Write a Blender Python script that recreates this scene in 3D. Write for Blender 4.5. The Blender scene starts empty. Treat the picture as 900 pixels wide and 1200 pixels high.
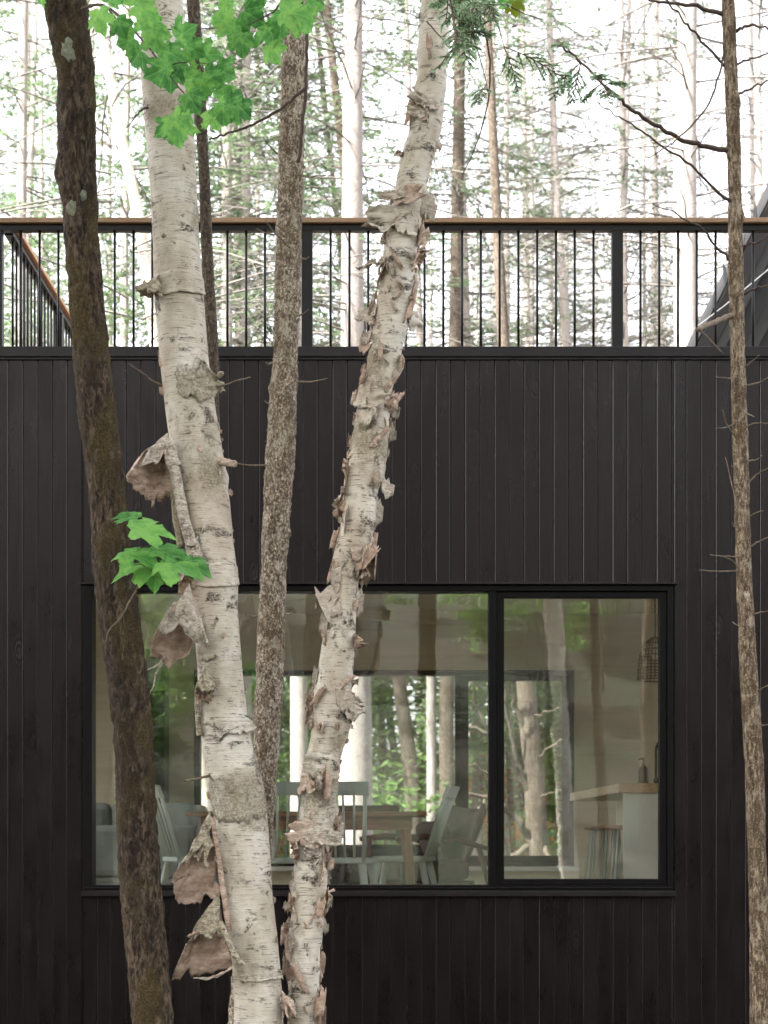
import bpy, bmesh, math, random
import numpy as np
from mathutils import Vector, Matrix, noise, Euler

R = math.radians
scene = bpy.context.scene
COL = scene.collection

# ------------------------------------------------------------------ camera
F_PX, D_CAM, EYE, HOR = 2030.0, 9.8, 1.55, 976.0      # focal length in photo pixels, metres to the wall, eye height, horizon row
cam_d = bpy.data.cameras.new('camera')
cam = bpy.data.objects.new('camera', cam_d)
COL.objects.link(cam)
cam.location = (0, -D_CAM, EYE)
cam.rotation_euler = (R(90), 0, 0)
cam_d.sensor_width = 36
cam_d.lens = F_PX / 1200 * 36
cam_d.shift_y = (HOR - 600) / 1200
cam_d.clip_end = 1000
cam_d.dof.use_dof = True
cam_d.dof.focus_distance = 8.2
cam_d.dof.aperture_fstop = 4.0
scene.camera = cam

# ------------------------------------------------------------------ world and sun
SUN_EL, SUN_ROT = 48, 232                              # over the photographer's left shoulder, kept off the house front by the added shade trees
world = bpy.data.worlds.new('World')
scene.world = world
world.use_nodes = True
wn, wl = world.node_tree.nodes, world.node_tree.links
sky = wn.new('ShaderNodeTexSky')
sky.sky_type = 'NISHITA'
sky.sun_disc = False
sky.sun_elevation = R(SUN_EL)
sky.sun_rotation = R(SUN_ROT)
sky.air_density = 1.0
sky.dust_density = 4.0
sky.ozone_density = 1.0
hsv = wn.new('ShaderNodeHueSaturation')                # thin even overcast: the blue of the sky is mostly gone
hsv.inputs['Saturation'].default_value = 0.22
bg = wn['Background']
bg.inputs['Strength'].default_value = 0.15
wl.new(sky.outputs[0], hsv.inputs['Color'])
warm = wn.new('ShaderNodeMix'); warm.data_type = 'RGBA'; warm.blend_type = 'MULTIPLY'
warm.inputs[0].default_value = 1.0; warm.inputs[7].default_value = (1.01, 0.985, 0.985, 1)
wl.new(hsv.outputs[0], warm.inputs[6]); wl.new(warm.outputs[2], bg.inputs['Color'])

sun_d = bpy.data.lights.new('sun', 'SUN')
sun_d.energy = 3.0
sun_d.angle = R(1.5)
sun_d.color = (1.0, 0.965, 0.925)
sun = bpy.data.objects.new('sun', sun_d)
COL.objects.link(sun)
_sv = Vector((math.sin(R(SUN_ROT)) * math.cos(R(SUN_EL)), math.cos(R(SUN_ROT)) * math.cos(R(SUN_EL)), math.sin(R(SUN_EL))))
sun.rotation_euler = (-_sv).to_track_quat('-Z', 'Y').to_euler()
sun.location = (0, 0, 30)

vs = scene.view_settings
vs.view_transform = 'Standard'
vs.look = 'None'
vs.gamma = 1.0
vs.use_curve_mapping = False
vs.exposure = 3.05
cy = scene.cycles
cy.max_bounces = 8
cy.diffuse_bounces = 5
cy.glossy_bounces = 3
cy.transmission_bounces = 4
cy.transparent_max_bounces = 12
cy.volume_bounces = 1
cy.sample_clamp_indirect = 6.0

# ------------------------------------------------------------------ helpers
def P(px, py, d):
    """photo pixel at distance d from the camera -> world point"""
    return Vector(((px - 450) * d / F_PX, d - D_CAM, EYE + (HOR - py) * d / F_PX))

def WX(px): return (px - 450) * D_CAM / F_PX
def WZ(py): return EYE + (HOR - py) * D_CAM / F_PX

def link(name, mesh, parent=None, mats=()):
    o = bpy.data.objects.new(name, mesh)
    COL.objects.link(o)
    if parent is not None:
        o.parent = parent
    for m in mats:
        mesh.materials.append(m)
    return o

def tag(o, label=None, cat=None, group=None, kind=None):
    if label: o['label'] = label
    if cat: o['category'] = cat
    if group: o['group'] = group
    if kind: o['kind'] = kind
    return o

def thing(name, label, cat, loc=(0, 0, 0), rz=0, group=None):
    o = bpy.data.objects.new(name, None)
    COL.objects.link(o)
    o.location = loc
    o.rotation_euler = (0, 0, rz)
    o.empty_display_size = 0.1
    return tag(o, label, cat, group)

def np_mesh(name, V, F, smooth=True, matidx=None):
    V = np.asarray(V, dtype=np.float32)
    F = np.asarray(F, dtype=np.int32)
    m = bpy.data.meshes.new(name)
    n, k = F.shape
    m.vertices.add(len(V)); m.vertices.foreach_set('co', V.ravel())
    m.loops.add(n * k); m.loops.foreach_set('vertex_index', F.ravel())
    m.polygons.add(n)
    m.polygons.foreach_set('loop_start', np.arange(0, n * k, k, dtype=np.int32))
    m.polygons.foreach_set('use_smooth', np.full(n, smooth, dtype=bool))
    if matidx is not None:
        m.polygons.foreach_set('material_index', np.asarray(matidx, dtype=np.int32))
    m.update(calc_edges=True)
    return m

class MB:
    """collects quads of boxes and tubes, builds ONE mesh object"""
    def __init__(s): s.v, s.f = [], []
    def box(s, x0, x1, y0, y1, z0, z1, M=None):
        b = len(s.v)
        c = [Vector((x, y, z)) for x in (x0, x1) for y in (y0, y1) for z in (z0, z1)]
        if M is not None: c = [M @ p for p in c]
        s.v += c
        for q in ((0, 1, 3, 2), (4, 6, 7, 5), (0, 4, 5, 1), (2, 3, 7, 6), (0, 2, 6, 4), (1, 5, 7, 3)):
            s.f.append([b + i for i in q])
        return s
    def tube(s, pts, rad, n=8, cap=True):
        pts = [Vector(p) for p in pts]
        if not hasattr(rad, '__len__'): rad = [rad] * len(pts)
        b = len(s.v)
        up = None
        for i, p in enumerate(pts):
            t = (pts[min(i + 1, len(pts) - 1)] - pts[max(i - 1, 0)]).normalized()
            if up is None:
                up = t.orthogonal().normalized()
            e1 = (up - t * up.dot(t))
            e1 = e1.normalized() if e1.length > 1e-6 else t.orthogonal().normalized()
            up = e1
            e2 = t.cross(e1)
            for k in range(n):
                a = 2 * math.pi * k / n
                s.v.append(p + (e1 * math.cos(a) + e2 * math.sin(a)) * rad[i])
        for i in range(len(pts) - 1):
            for k in range(n):
                k2 = (k + 1) % n
                s.f.append([b + i * n + k, b + i * n + k2, b + (i + 1) * n + k2, b + (i + 1) * n + k])
        if cap:
            s.f.append([b + k for k in range(n)][::-1])
            s.f.append([b + (len(pts) - 1) * n + k for k in range(n)])
        return s
    def lathe(s, prof, n=20, c=(0, 0)):
        b = len(s.v)
        for r, z in prof:
            for k in range(n):
                a = 2 * math.pi * k / n
                s.v.append(Vector((c[0] + r * math.cos(a), c[1] + r * math.sin(a), z)))
        for i in range(len(prof) - 1):
            for k in range(n):
                k2 = (k + 1) % n
                s.f.append([b + i * n + k, b + i * n + k2, b + (i + 1) * n + k2, b + (i + 1) * n + k])
        s.f.append([b + k for k in range(n)][::-1])
        s.f.append([b + (len(prof) - 1) * n + k for k in range(n)])
        return s
    def mesh(s, name, smooth=False):
        m = bpy.data.meshes.new(name)
        m.from_pydata([tuple(v) for v in s.v], [], s.f)
        if smooth:
            m.polygons.foreach_set('use_smooth', [True] * len(m.polygons))
        m.update()
        return m
    def build(s, name, mat, parent=None, bevel=0, smooth=False, seg=2):
        o = link(name, s.mesh(name, smooth), parent, [mat])
        if bevel:
            bv = o.modifiers.new('bevel', 'BEVEL')
            bv.width = bevel; bv.segments = seg; bv.limit_method = 'ANGLE'; bv.angle_limit = R(40)
        return o

def box(name, b, mat, parent=None, bevel=0.0):
    return MB().box(*b).build(name, mat, parent, bevel)

def catmull(pts, per=8):
    """pts: list of tuples; returns a smooth resampling"""
    pts = [np.array(p, dtype=float) for p in pts]
    out = []
    for i in range(len(pts) - 1):
        p0 = pts[max(i - 1, 0)]; p1 = pts[i]; p2 = pts[i + 1]; p3 = pts[min(i + 2, len(pts) - 1)]
        for k in range(per):
            t = k / per
            out.append(0.5 * ((2 * p1) + (-p0 + p2) * t + (2 * p0 - 5 * p1 + 4 * p2 - p3) * t * t + (-p0 + 3 * p1 - 3 * p2 + p3) * t ** 3))
    out.append(pts[-1])
    return out

def copy_tree(o, parent=None):
    c = o.copy()
    COL.objects.link(c)
    c.parent = parent
    for ch in list(o.children):
        copy_tree(ch, c)
    return c

# ------------------------------------------------------------------ materials
class Mat:
    def __init__(s, name):
        s.m = bpy.data.materials.new(name)
        s.m.use_nodes = True
        s.n, s.l = s.m.node_tree.nodes, s.m.node_tree.links
        s.b = s.n['Principled BSDF']
        s.co = s.n.new('ShaderNodeTexCoord')
    def node(s, t, **kw):
        n = s.n.new(t)
        for k, v in kw.items(): setattr(n, k, v)
        return n
    def coords(s, scale=(1, 1, 1), kind='Object', rot=(0, 0, 0)):
        mp = s.node('ShaderNodeMapping')
        mp.inputs['Scale'].default_value = scale
        mp.inputs['Rotation'].default_value = rot
        s.l.new(s.co.outputs[kind], mp.inputs['Vector'])
        return mp.outputs[0]
    def noise(s, vec, scale=5, detail=4, rough=0.55, dist=0.0):
        n = s.node('ShaderNodeTexNoise')
        n.inputs['Scale'].default_value = scale
        n.inputs['Detail'].default_value = detail
        n.inputs['Roughness'].default_value = rough
        n.inputs['Distortion'].default_value = dist
        s.l.new(vec, n.inputs['Vector'])
        return n.outputs['Fac']
    def voro(s, vec, scale=5, feature='F1'):
        n = s.node('ShaderNodeTexVoronoi', feature=feature)
        n.inputs['Scale'].default_value = scale
        s.l.new(vec, n.inputs['Vector'])
        return n.outputs['Distance']
    def ramp(s, fac, stops):
        n = s.node('ShaderNodeValToRGB')
        e = n.color_ramp.elements
        while len(e) < len(stops): e.new(0.5)
        for i, (p, c) in enumerate(stops):
            e[i].position = p
            if not hasattr(c, '__len__'): c = (c, c, c)
            e[i].color = (*c, 1)
        s.l.new(fac, n.inputs['Fac'])
        return n.outputs['Color']
    def mix(s, fac, a, b, mode='MIX'):
        n = s.node('ShaderNodeMix', data_type='RGBA', blend_type=mode)
        for i, v in ((0, fac), (6, a), (7, b)):
            if hasattr(v, 'is_linked'): s.l.new(v, n.inputs[i])
            elif hasattr(v, '__len__'): n.inputs[i].default_value = (*v, 1)
            else: n.inputs[i].default_value = v
        return n.outputs[2]
    def math(s, op, a, b=0.0):
        n = s.node('ShaderNodeMath', operation=op)
        for i, v in enumerate((a, b)):
            if hasattr(v, 'is_linked'): s.l.new(v, n.inputs[i])
            else: n.inputs[i].default_value = v
        return n.outputs[0]
    def color(s, c):
        if hasattr(c, 'is_linked'): s.l.new(c, s.b.inputs['Base Color'])
        else: s.b.inputs['Base Color'].default_value = (*c, 1)
        return s
    def rough(s, v):
        if hasattr(v, 'is_linked'): s.l.new(v, s.b.inputs['Roughness'])
        else: s.b.inputs['Roughness'].default_value = v
        return s
    def bump(s, h, strength=0.5, dist=0.01, prev=None):
        n = s.node('ShaderNodeBump')
        n.inputs['Strength'].default_value = strength
        n.inputs['Distance'].default_value = dist
        s.l.new(h, n.inputs['Height'])
        if prev is not None: s.l.new(prev, n.inputs['Normal'])
        s.l.new(n.outputs[0], s.b.inputs['Normal'])
        return n.outputs[0]
    def rnd(s):
        return s.node('ShaderNodeObjectInfo').outputs['Random']

def simple(name, c, rough=0.6, var=0.12, scale=8, bump=0.1, metal=0.0):
    m = Mat(name)
    v = m.coords()
    n = m.noise(v, scale, 5)
    lo = tuple(x * (1 - var) for x in c); hi = tuple(min(1, x * (1 + var)) for x in c)
    m.color(m.ramp(n, [(0.3, lo), (0.7, hi)])).rough(rough)
    m.b.inputs['Metallic'].default_value = metal
    if bump: m.bump(m.noise(v, scale * 6, 4), bump, 0.005)
    return m.m

def board_mat():
    m = Mat('black_stained_wood')
    geo = m.node('ShaderNodeNewGeometry')
    # offset the grain for each board
    add = m.node('ShaderNodeVectorMath', operation='ADD')
    sc = m.node('ShaderNodeVectorMath', operation='SCALE')
    comb = m.node('ShaderNodeCombineXYZ')
    r = m.rnd()
    for i in range(3): m.l.new(r, comb.inputs[i])
    m.l.new(comb.outputs[0], sc.inputs[0]); sc.inputs['Scale'].default_value = 37.0
    m.l.new(geo.outputs['Position'], add.inputs[0]); m.l.new(sc.outputs[0], add.inputs[1])
    mp = m.node('ShaderNodeMapping'); mp.inputs['Scale'].default_value = (60, 60, 2.2)
    m.l.new(add.outputs[0], mp.inputs['Vector'])
    grain = m.noise(mp.outputs[0], 1.0, 6, 0.6, 0.6)
    mp2 = m.node('ShaderNodeMapping'); mp2.inputs['Scale'].default_value = (7, 7, 2.6)
    m.l.new(add.outputs[0], mp2.inputs['Vector'])
    cloud = m.noise(mp2.outputs[0], 1.0, 5, 0.6)
    mp3 = m.node('ShaderNodeMapping'); mp3.inputs['Scale'].default_value = (4.2, 4.2, 1.9)
    m.l.new(add.outputs[0], mp3.inputs['Vector'])
    kn = m.voro(mp3.outputs[0], 1.0)
    knot = m.ramp(kn, [(0.03, 1.0), (0.12, 0.0)])
    ring = m.node('ShaderNodeMath', operation='SINE')
    m.l.new(m.math('MULTIPLY', kn, 90.0), ring.inputs[0])
    knotring = m.math('MULTIPLY', m.ramp(kn, [(0.03, 1.0), (0.2, 0.0)]), ring.outputs[0])
    base = m.ramp(cloud, [(0.38, (0.0028, 0.0019, 0.002)), (0.62, (0.005, 0.0034, 0.0035))])
    base = m.mix(m.ramp(grain, [(0.42, 0.0), (0.62, 0.4)]), base, (0.008, 0.0057, 0.006))
    base = m.mix(m.math('MULTIPLY', m.rnd(), 0.5), base, (0.0025, 0.002, 0.0021))
    base = m.mix(m.math('MULTIPLY', knot, 0.5), base, (0.014, 0.011, 0.011))
    m.color(base)
    m.rough(m.ramp(cloud, [(0.38, 0.27), (0.62, 0.38)]))
    m.b.inputs['Specular IOR Level'].default_value = 0.26
    m.b.inputs['Specular Tint'].default_value = (1.0, 0.9, 0.91, 1)
    h = m.math('ADD', grain, m.math('MULTIPLY', knotring, 0.3))
    m.bump(h, 0.35, 0.007)
    return m.m

def bark_dark():
    """left maple: dark brown bark with moss, pale flecks and lichen"""
    m = Mat('maple_bark')
    v = m.coords((1, 1, 0.35))
    big = m.noise(m.coords((1, 1, 0.6)), 7, 5, 0.6)
    fine = m.noise(v, 55, 7, 0.68, 0.9)
    vfine = m.noise(m.coords((1, 1, 0.7)), 190, 4, 0.7)
    c = m.ramp(fine, [(0.38, (0.009, 0.006, 0.004)), (0.5, (0.05, 0.034, 0.021)), (0.62, (0.135, 0.10, 0.066))])
    moss = m.ramp(vfine, [(0.38, (0.014, 0.0095, 0.0035)), (0.62, (0.105, 0.076, 0.024))])
    c = m.mix(m.ramp(big, [(0.46, 0.0), (0.56, 0.8)]), c, moss)
    c = m.mix(m.ramp(m.noise(m.coords((1, 1, 0.5)), 3.2, 4, 0.6), [(0.45, 0.0), (0.6, 0.6)]), c, (0.014, 0.010, 0.007))
    fl = m.noise(m.coords((1, 1, 0.45)), 34, 5, 0.65)
    c = m.mix(m.ramp(fl, [(0.58, 0.0), (0.68, 0.45)]), c, (0.17, 0.145, 0.11))
    m.color(c).rough(0.92)
    m.b.inputs['Specular IOR Level'].default_value = 0.25
    b1 = m.bump(fine, 1.0, 0.016)
    m.bump(vfine, 0.6, 0.005, b1)
    return m.m

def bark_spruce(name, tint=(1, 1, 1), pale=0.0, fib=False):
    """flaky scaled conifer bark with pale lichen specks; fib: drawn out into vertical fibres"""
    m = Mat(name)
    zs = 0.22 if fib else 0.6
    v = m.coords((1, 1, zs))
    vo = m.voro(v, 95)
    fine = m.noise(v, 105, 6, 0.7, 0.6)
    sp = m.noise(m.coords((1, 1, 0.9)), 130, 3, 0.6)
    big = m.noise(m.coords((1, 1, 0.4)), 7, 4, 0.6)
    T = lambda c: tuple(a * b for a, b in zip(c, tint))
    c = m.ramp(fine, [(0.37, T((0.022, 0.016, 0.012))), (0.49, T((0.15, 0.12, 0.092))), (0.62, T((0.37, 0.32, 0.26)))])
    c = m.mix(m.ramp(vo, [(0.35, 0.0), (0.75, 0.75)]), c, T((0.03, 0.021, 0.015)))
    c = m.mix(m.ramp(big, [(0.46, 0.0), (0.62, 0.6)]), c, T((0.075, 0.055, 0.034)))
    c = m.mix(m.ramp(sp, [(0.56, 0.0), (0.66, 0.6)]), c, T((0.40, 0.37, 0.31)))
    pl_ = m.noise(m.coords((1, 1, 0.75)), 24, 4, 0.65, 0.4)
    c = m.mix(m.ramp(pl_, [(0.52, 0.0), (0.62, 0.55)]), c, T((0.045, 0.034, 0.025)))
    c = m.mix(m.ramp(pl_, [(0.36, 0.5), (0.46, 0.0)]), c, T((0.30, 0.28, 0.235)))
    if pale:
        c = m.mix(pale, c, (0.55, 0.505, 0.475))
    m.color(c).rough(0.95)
    m.b.inputs['Specular IOR Level'].default_value = 0.2
    b1 = m.bump(vo, 0.6, 0.007)
    m.bump(fine, 1.0, 0.010, b1)
    return m.m

def bark_birch(name, warm=0.0, rag=0.0, algae=0.0, dull=1.0):
    m = Mat(name)
    v = m.coords((1, 1, 1))
    streak = m.noise(m.coords((10, 10, 170)), 1.0, 3, 0.6, 0.4)
    streak2 = m.noise(m.coords((14, 14, 300)), 1.0, 3, 0.6)
    big = m.noise(m.coords((1, 1, 0.7)), 5, 5, 0.6)
    mid = m.noise(m.coords((1, 1, 1.5)), 8.5, 7, 0.7, 0.6)
    fine = m.noise(v, 95, 5, 0.7)
    D = lambda *c: tuple(x * dull for x in c)
    cream = m.ramp(big, [(0.36, D(0.45, 0.395, 0.305)), (0.5, D(0.61, 0.555, 0.455)), (0.62, D(0.71, 0.67, 0.58))])
    cream = m.mix(m.ramp(m.noise(m.coords((1, 1, 0.35)), 3.1, 4), [(0.50, 0.0), (0.64, 0.4 + warm)]), cream, D(0.46, 0.345, 0.25))
    c = m.mix(m.ramp(streak2, [(0.50, 0.0), (0.66, 0.5)]), cream, D(0.36, 0.31, 0.245))
    # lenticels: short dark dashes lying across the stem
    dash = m.math('MULTIPLY', m.ramp(streak, [(0.555, 0.0), (0.61, 0.7)]), m.ramp(m.noise(v, 26, 3), [(0.45, 0.0), (0.56, 1.0)]))
    c = m.mix(dash, c, (0.085, 0.062, 0.046))
    # dark rough scars
    sc = m.ramp(mid, [(0.575 - rag, 0.0), (0.63 - rag, 1.0)])
    c = m.mix(m.math('MULTIPLY', sc, m.ramp(fine, [(0.42, 1.0), (0.62, 0.35)])), c, (0.032, 0.025, 0.02))
    # algae and grime
    al = m.math('MULTIPLY', m.ramp(m.noise(m.coords((1, 1, 0.8)), 2.6, 5, 0.6), [(0.52 - algae, 0.0), (0.60 - algae, 0.85)]), m.ramp(fine, [(0.40, 1.0), (0.62, 0.3)]))
    c = m.mix(al, c, (0.155, 0.128, 0.072))
    m.color(c).rough(0.75)
    m.b.inputs['Specular IOR Level'].default_value = 0.25
    b1 = m.bump(streak, 0.25, 0.005)
    b2 = m.bump(fine, 0.25, 0.004, b1)
    m.bump(mid, 0.5, 0.016, b2)
    return m.m

def peel(name, a, b, c3, sc=40, spots=0.0):
    m = Mat(name)
    v = m.coords((1, 1, 2.2))
    n = m.noise(v, sc, 6, 0.68, 0.6)
    n2 = m.noise(m.coords((10, 10, 150)), 1.0, 3)
    f = m.noise(m.coords(), 120, 4, 0.7)
    c = m.ramp(n, [(0.38, a), (0.5, b), (0.62, c3)])
    c = m.mix(m.ramp(n2, [(0.52, 0.0), (0.64, 0.45)]), c, a)
    c = m.mix(m.math('MULTIPLY', m.rnd(), 0.5), c, b)
    if spots:
        c = m.mix(m.math('MULTIPLY', m.ramp(m.noise(m.coords(), 22, 5, 0.7), [(0.54, 0.0), (0.60, spots)]), m.ramp(f, [(0.4, 1.0), (0.6, 0.3)])), c, (0.045, 0.034, 0.026))
    m.color(c).rough(0.75)
    m.b.inputs['Specular IOR Level'].default_value = 0.25
    b1 = m.bump(n, 0.5, 0.006)
    m.bump(f, 0.3, 0.003, b1)
    return m.m

def leaf_mat(name, cols, trans=0.5, gloss=0.45, per_leaf=False, scale=1.2):
    m = Mat(name)
    if per_leaf:
        f = m.rnd()
    else:
        geo = m.node('ShaderNodeNewGeometry')
        f1 = geo.outputs['Random Per Island']
        mp = m.node('ShaderNodeMapping'); mp.inputs['Scale'].default_value = (scale,) * 3
        m.l.new(geo.outputs['Position'], mp.inputs['Vector'])
        f2 = m.noise(mp.outputs[0], 1.0, 3)
        f = m.math('ADD', m.math('MULTIPLY', f1, 0.45), m.math('MULTIPLY', f2, 0.55))
    stops = [(0.2 + 0.6 * i / (len(cols) - 1), c) for i, c in enumerate(cols)]
    c = m.ramp(f, stops)
    m.color(c).rough(gloss)
    m.b.inputs['Specular IOR Level'].default_value = 0.35
    tr = m.node('ShaderNodeBsdfTranslucent')
    ch = m.node('ShaderNodeHueSaturation'); ch.inputs['Value'].default_value = 1.25; ch.inputs['Saturation'].default_value = 1.05
    m.l.new(c, ch.inputs['Color']); m.l.new(ch.outputs[0], tr.inputs['Color'])
    mx = m.node('ShaderNodeMixShader'); mx.inputs[0].default_value = trans
    m.l.new(m.b.outputs[0], mx.inputs[1]); m.l.new(tr.outputs[0], mx.inputs[2])
    m.l.new(mx.outputs[0], m.n['Material Output'].inputs['Surface'])
    return m.m

def glass_mat():
    m = Mat('window_glass')
    m.n.remove(m.b)
    t = m.node('ShaderNodeBsdfTransparent'); t.inputs[0].default_value = (0.975, 0.99, 0.98, 1)
    g = m.node('ShaderNodeBsdfGlossy'); g.inputs['Roughness'].default_value = 0.0
    g.inputs['Color'].default_value = (0.95, 0.97, 0.96, 1)
    fr = m.node('ShaderNodeFresnel'); fr.inputs['IOR'].default_value = 1.52
    # rolled panes: a slow ripple that bends the reflections
    h = m.noise(m.coords((1.3, 1, 5.0)), 1.6, 2, 0.5)
    bp = m.node('ShaderNodeBump'); bp.inputs['Strength'].default_value = 0.04; bp.inputs['Distance'].default_value = 0.012
    m.l.new(h, bp.inputs['Height']); m.l.new(bp.outputs[0], g.inputs['Normal'])
    k = m.math('MULTIPLY', fr.outputs[0], 2.6)
    mx = m.node('ShaderNodeMixShader')
    m.l.new(k, mx.inputs[0]); m.l.new(t.outputs[0], mx.inputs[1]); m.l.new(g.outputs[0], mx.inputs[2])
    m.l.new(mx.outputs[0], m.n['Material Output'].inputs['Surface'])
    return m.m

def wood_mat(name, a, b, axis=(3, 60, 60), rough=0.45):
    m = Mat(name)
    n = m.noise(m.coords(axis), 1.0, 5, 0.6, 0.8)
    m.color(m.ramp(n, [(0.3, a), (0.7, b)])).rough(rough)
    m.bump(n, 0.15, 0.003)
    return m.m

def cloth_mat(name, c):
    m = Mat(name)
    w = m.noise(m.coords((1, 1, 1)), 420, 2, 0.6)
    s = m.noise(m.coords((1, 1, 1)), 7, 3)
    lo = tuple(x * 0.75 for x in c); hi = tuple(x * 1.15 for x in c)
    m.color(m.mix(m.math('MULTIPLY', w, 0.5), m.ramp(s, [(0.3, lo), (0.7, hi)]), lo)).rough(0.95)
    m.bump(w, 0.3, 0.002)
    return m.m

M = {}
M['board'] = board_mat()
M['board_edge'] = simple('glint_board_edge', (0.013, 0.0105, 0.0105), 0.28, 0.3, 12, 0.1)  # chamfers coloured lighter to stand in for the glint along the grooves
M['black_metal'] = simple('black_metal', (0.012, 0.011, 0.011), 0.38, 0.2, 6, 0.05)
M['black_paint'] = simple('black_window_frame', (0.0032, 0.0026, 0.0026), 0.5, 0.25, 9, 0.06)
M['flashing'] = simple('dark_flashing', (0.013, 0.0105, 0.0108), 0.36, 0.25, 5, 0.1)
M['rail_wood'] = wood_mat('cedar_rail', (0.20, 0.115, 0.058), (0.36, 0.225, 0.125), (2.5, 50, 50), 0.42)
M['rail_wood_y'] = wood_mat('cedar_rail_lit', (0.34, 0.155, 0.06), (0.56, 0.29, 0.13), (50, 2.5, 50), 0.42)  # brighter copy of the cap wood, with light put into its colour
M['deck'] = wood_mat('deck_wood', (0.16, 0.12, 0.09), (0.3, 0.24, 0.19), (2, 30, 30), 0.7)
M['maple_bark'] = bark_dark()
M['spruce_bark'] = bark_spruce('spruce_bark', (1.95, 1.93, 1.86))
M['hemlock_bark'] = bark_spruce('hemlock_bark', (1.22, 1.12, 0.98), 0.0, True)
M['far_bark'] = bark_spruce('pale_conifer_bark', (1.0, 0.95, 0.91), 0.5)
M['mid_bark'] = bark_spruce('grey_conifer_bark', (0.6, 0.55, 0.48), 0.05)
M['birch'] = bark_birch('paper_birch_bark', 0.0, 0.006, -0.01, 0.88)
M['birch_rag'] = bark_birch('ragged_birch_bark', 0.05, 0.026, 0.012, 0.92)
M['birch_algae'] = bark_birch('algae_birch_bark', 0.0, 0.03, 0.10, 0.8)
M['birch_far'] = bark_birch('far_birch_bark', 0.0, -0.03, -0.1, 1.15)
M['peel_out'] = peel('peeling_bark_outside', (0.22, 0.17, 0.125), (0.43, 0.375, 0.305), (0.62, 0.575, 0.50), 40, 0.7)
M['peel_moss'] = peel('peeling_bark_mossy', (0.12, 0.098, 0.06), (0.33, 0.285, 0.20), (0.55, 0.50, 0.40), 38, 0.8)
M['peel_in'] = peel('peeling_bark_inside', (0.20, 0.13, 0.092), (0.42, 0.305, 0.23), (0.58, 0.46, 0.37), 18, 0.25)
M['peel_tan'] = peel('peeling_bark_tan', (0.20, 0.135, 0.095), (0.40, 0.305, 0.235), (0.60, 0.51, 0.43), 30, 0.5)
M['twig'] = simple('dead_twig', (0.15, 0.115, 0.08), 0.9, 0.4, 40, 0.3)
M['twig_dark'] = simple('dark_twig', (0.065, 0.043, 0.032), 0.85, 0.4, 40, 0.3)
M['twig_far'] = simple('far_twig', (0.15, 0.136, 0.118), 0.9, 0.4, 10, 0)
def maple_leaf_mat(name, cols, vein):
    """thin leaf: veins from the stalk to each lobe, mottling, a few brown specks"""
    m = Mat(name)
    sep = m.node('ShaderNodeSeparateXYZ'); m.l.new(m.co.outputs['Object'], sep.inputs[0])
    x, y = sep.outputs[0], m.math('ADD', sep.outputs[1], 0.52)
    ang = m.math('ARCTAN2', y, x)
    rad = m.math('SQRT', m.math('ADD', m.math('MULTIPLY', x, x), m.math('MULTIPLY', y, y)))
    dmin = None
    for a in (90, 47, 133, 8, 172):
        q = m.math('ABSOLUTE', m.math('MULTIPLY', m.math('SINE', m.math('SUBTRACT', ang, R(a))), rad))
        dmin = q if dmin is None else m.math('MINIMUM', dmin, q)
    side = m.node('ShaderNodeTexWave'); side.inputs['Scale'].default_value = 2.6; side.inputs['Distortion'].default_value = 2.0
    m.l.new(m.coords((1, 1, 1)), side.inputs['Vector'])
    v1 = m.ramp(dmin, [(0.006, 0.5), (0.028, 0.0)])
    v2 = m.math('MULTIPLY', m.ramp(side.outputs['Fac'], [(0.9, 0.0), (0.99, 0.1)]), 1.0)
    n = m.noise(m.coords(), 2.2, 4)
    f = m.math('ADD', m.math('MULTIPLY', m.rnd(), 0.55), m.math('MULTIPLY', m.ramp(n, [(0.35, 0.0), (0.65, 1.0)]), 0.45))
    c = m.ramp(f, [(0.2, cols[0]), (0.5, cols[1]), (0.8, cols[2])])
    c = m.mix(v2, c, vein); c = m.mix(v1, c, vein)
    sp = m.noise(m.coords(), 7, 2)
    c = m.mix(m.ramp(sp, [(0.70, 0.0), (0.73, 0.8)]), c, (0.05, 0.04, 0.015))
    m.color(c).rough(0.6)
    m.b.inputs['Specular IOR Level'].default_value = 0.16
    m.bump(m.math('ADD', dmin, m.math('MULTIPLY', n, 0.2)), 0.5, 0.02)
    tr = m.node('ShaderNodeBsdfTranslucent')
    ch = m.node('ShaderNodeHueSaturation'); ch.inputs['Value'].default_value = 1.3; ch.inputs['Hue'].default_value = 0.49
    m.l.new(c, ch.inputs['Color']); m.l.new(ch.outputs[0], tr.inputs['Color'])
    mx = m.node('ShaderNodeMixShader'); mx.inputs[0].default_value = 0.5
    m.l.new(m.b.outputs[0], mx.inputs[1]); m.l.new(tr.outputs[0], mx.inputs[2])
    m.l.new(mx.outputs[0], m.n['Material Output'].inputs['Surface'])
    return m.m
M['leaf_maple'] = maple_leaf_mat('maple_leaf', [(0.055, 0.19, 0.05), (0.115, 0.325, 0.08), (0.22, 0.46, 0.11)], (0.27, 0.52, 0.17))
M['leaf_yellow'] = leaf_mat('yellowing_leaf', [(0.16, 0.22, 0.03), (0.22, 0.24, 0.03)], 0.55, 0.45, True)
M['needles'] = leaf_mat('conifer_needles', [(0.075, 0.125, 0.065), (0.115, 0.175, 0.085), (0.17, 0.235, 0.115)], 0.4, 0.5)
M['needles_near'] = leaf_mat('hemlock_needles', [(0.26, 0.38, 0.24), (0.32, 0.44, 0.28), (0.40, 0.51, 0.33)], 0.6, 0.8)
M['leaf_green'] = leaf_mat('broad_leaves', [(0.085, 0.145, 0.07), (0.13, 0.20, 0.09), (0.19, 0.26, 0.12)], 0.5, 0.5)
M['leaf_fresh'] = leaf_mat('fresh_leaves', [(0.085, 0.15, 0.05), (0.14, 0.23, 0.07), (0.21, 0.31, 0.095)], 0.5, 0.5)
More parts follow.
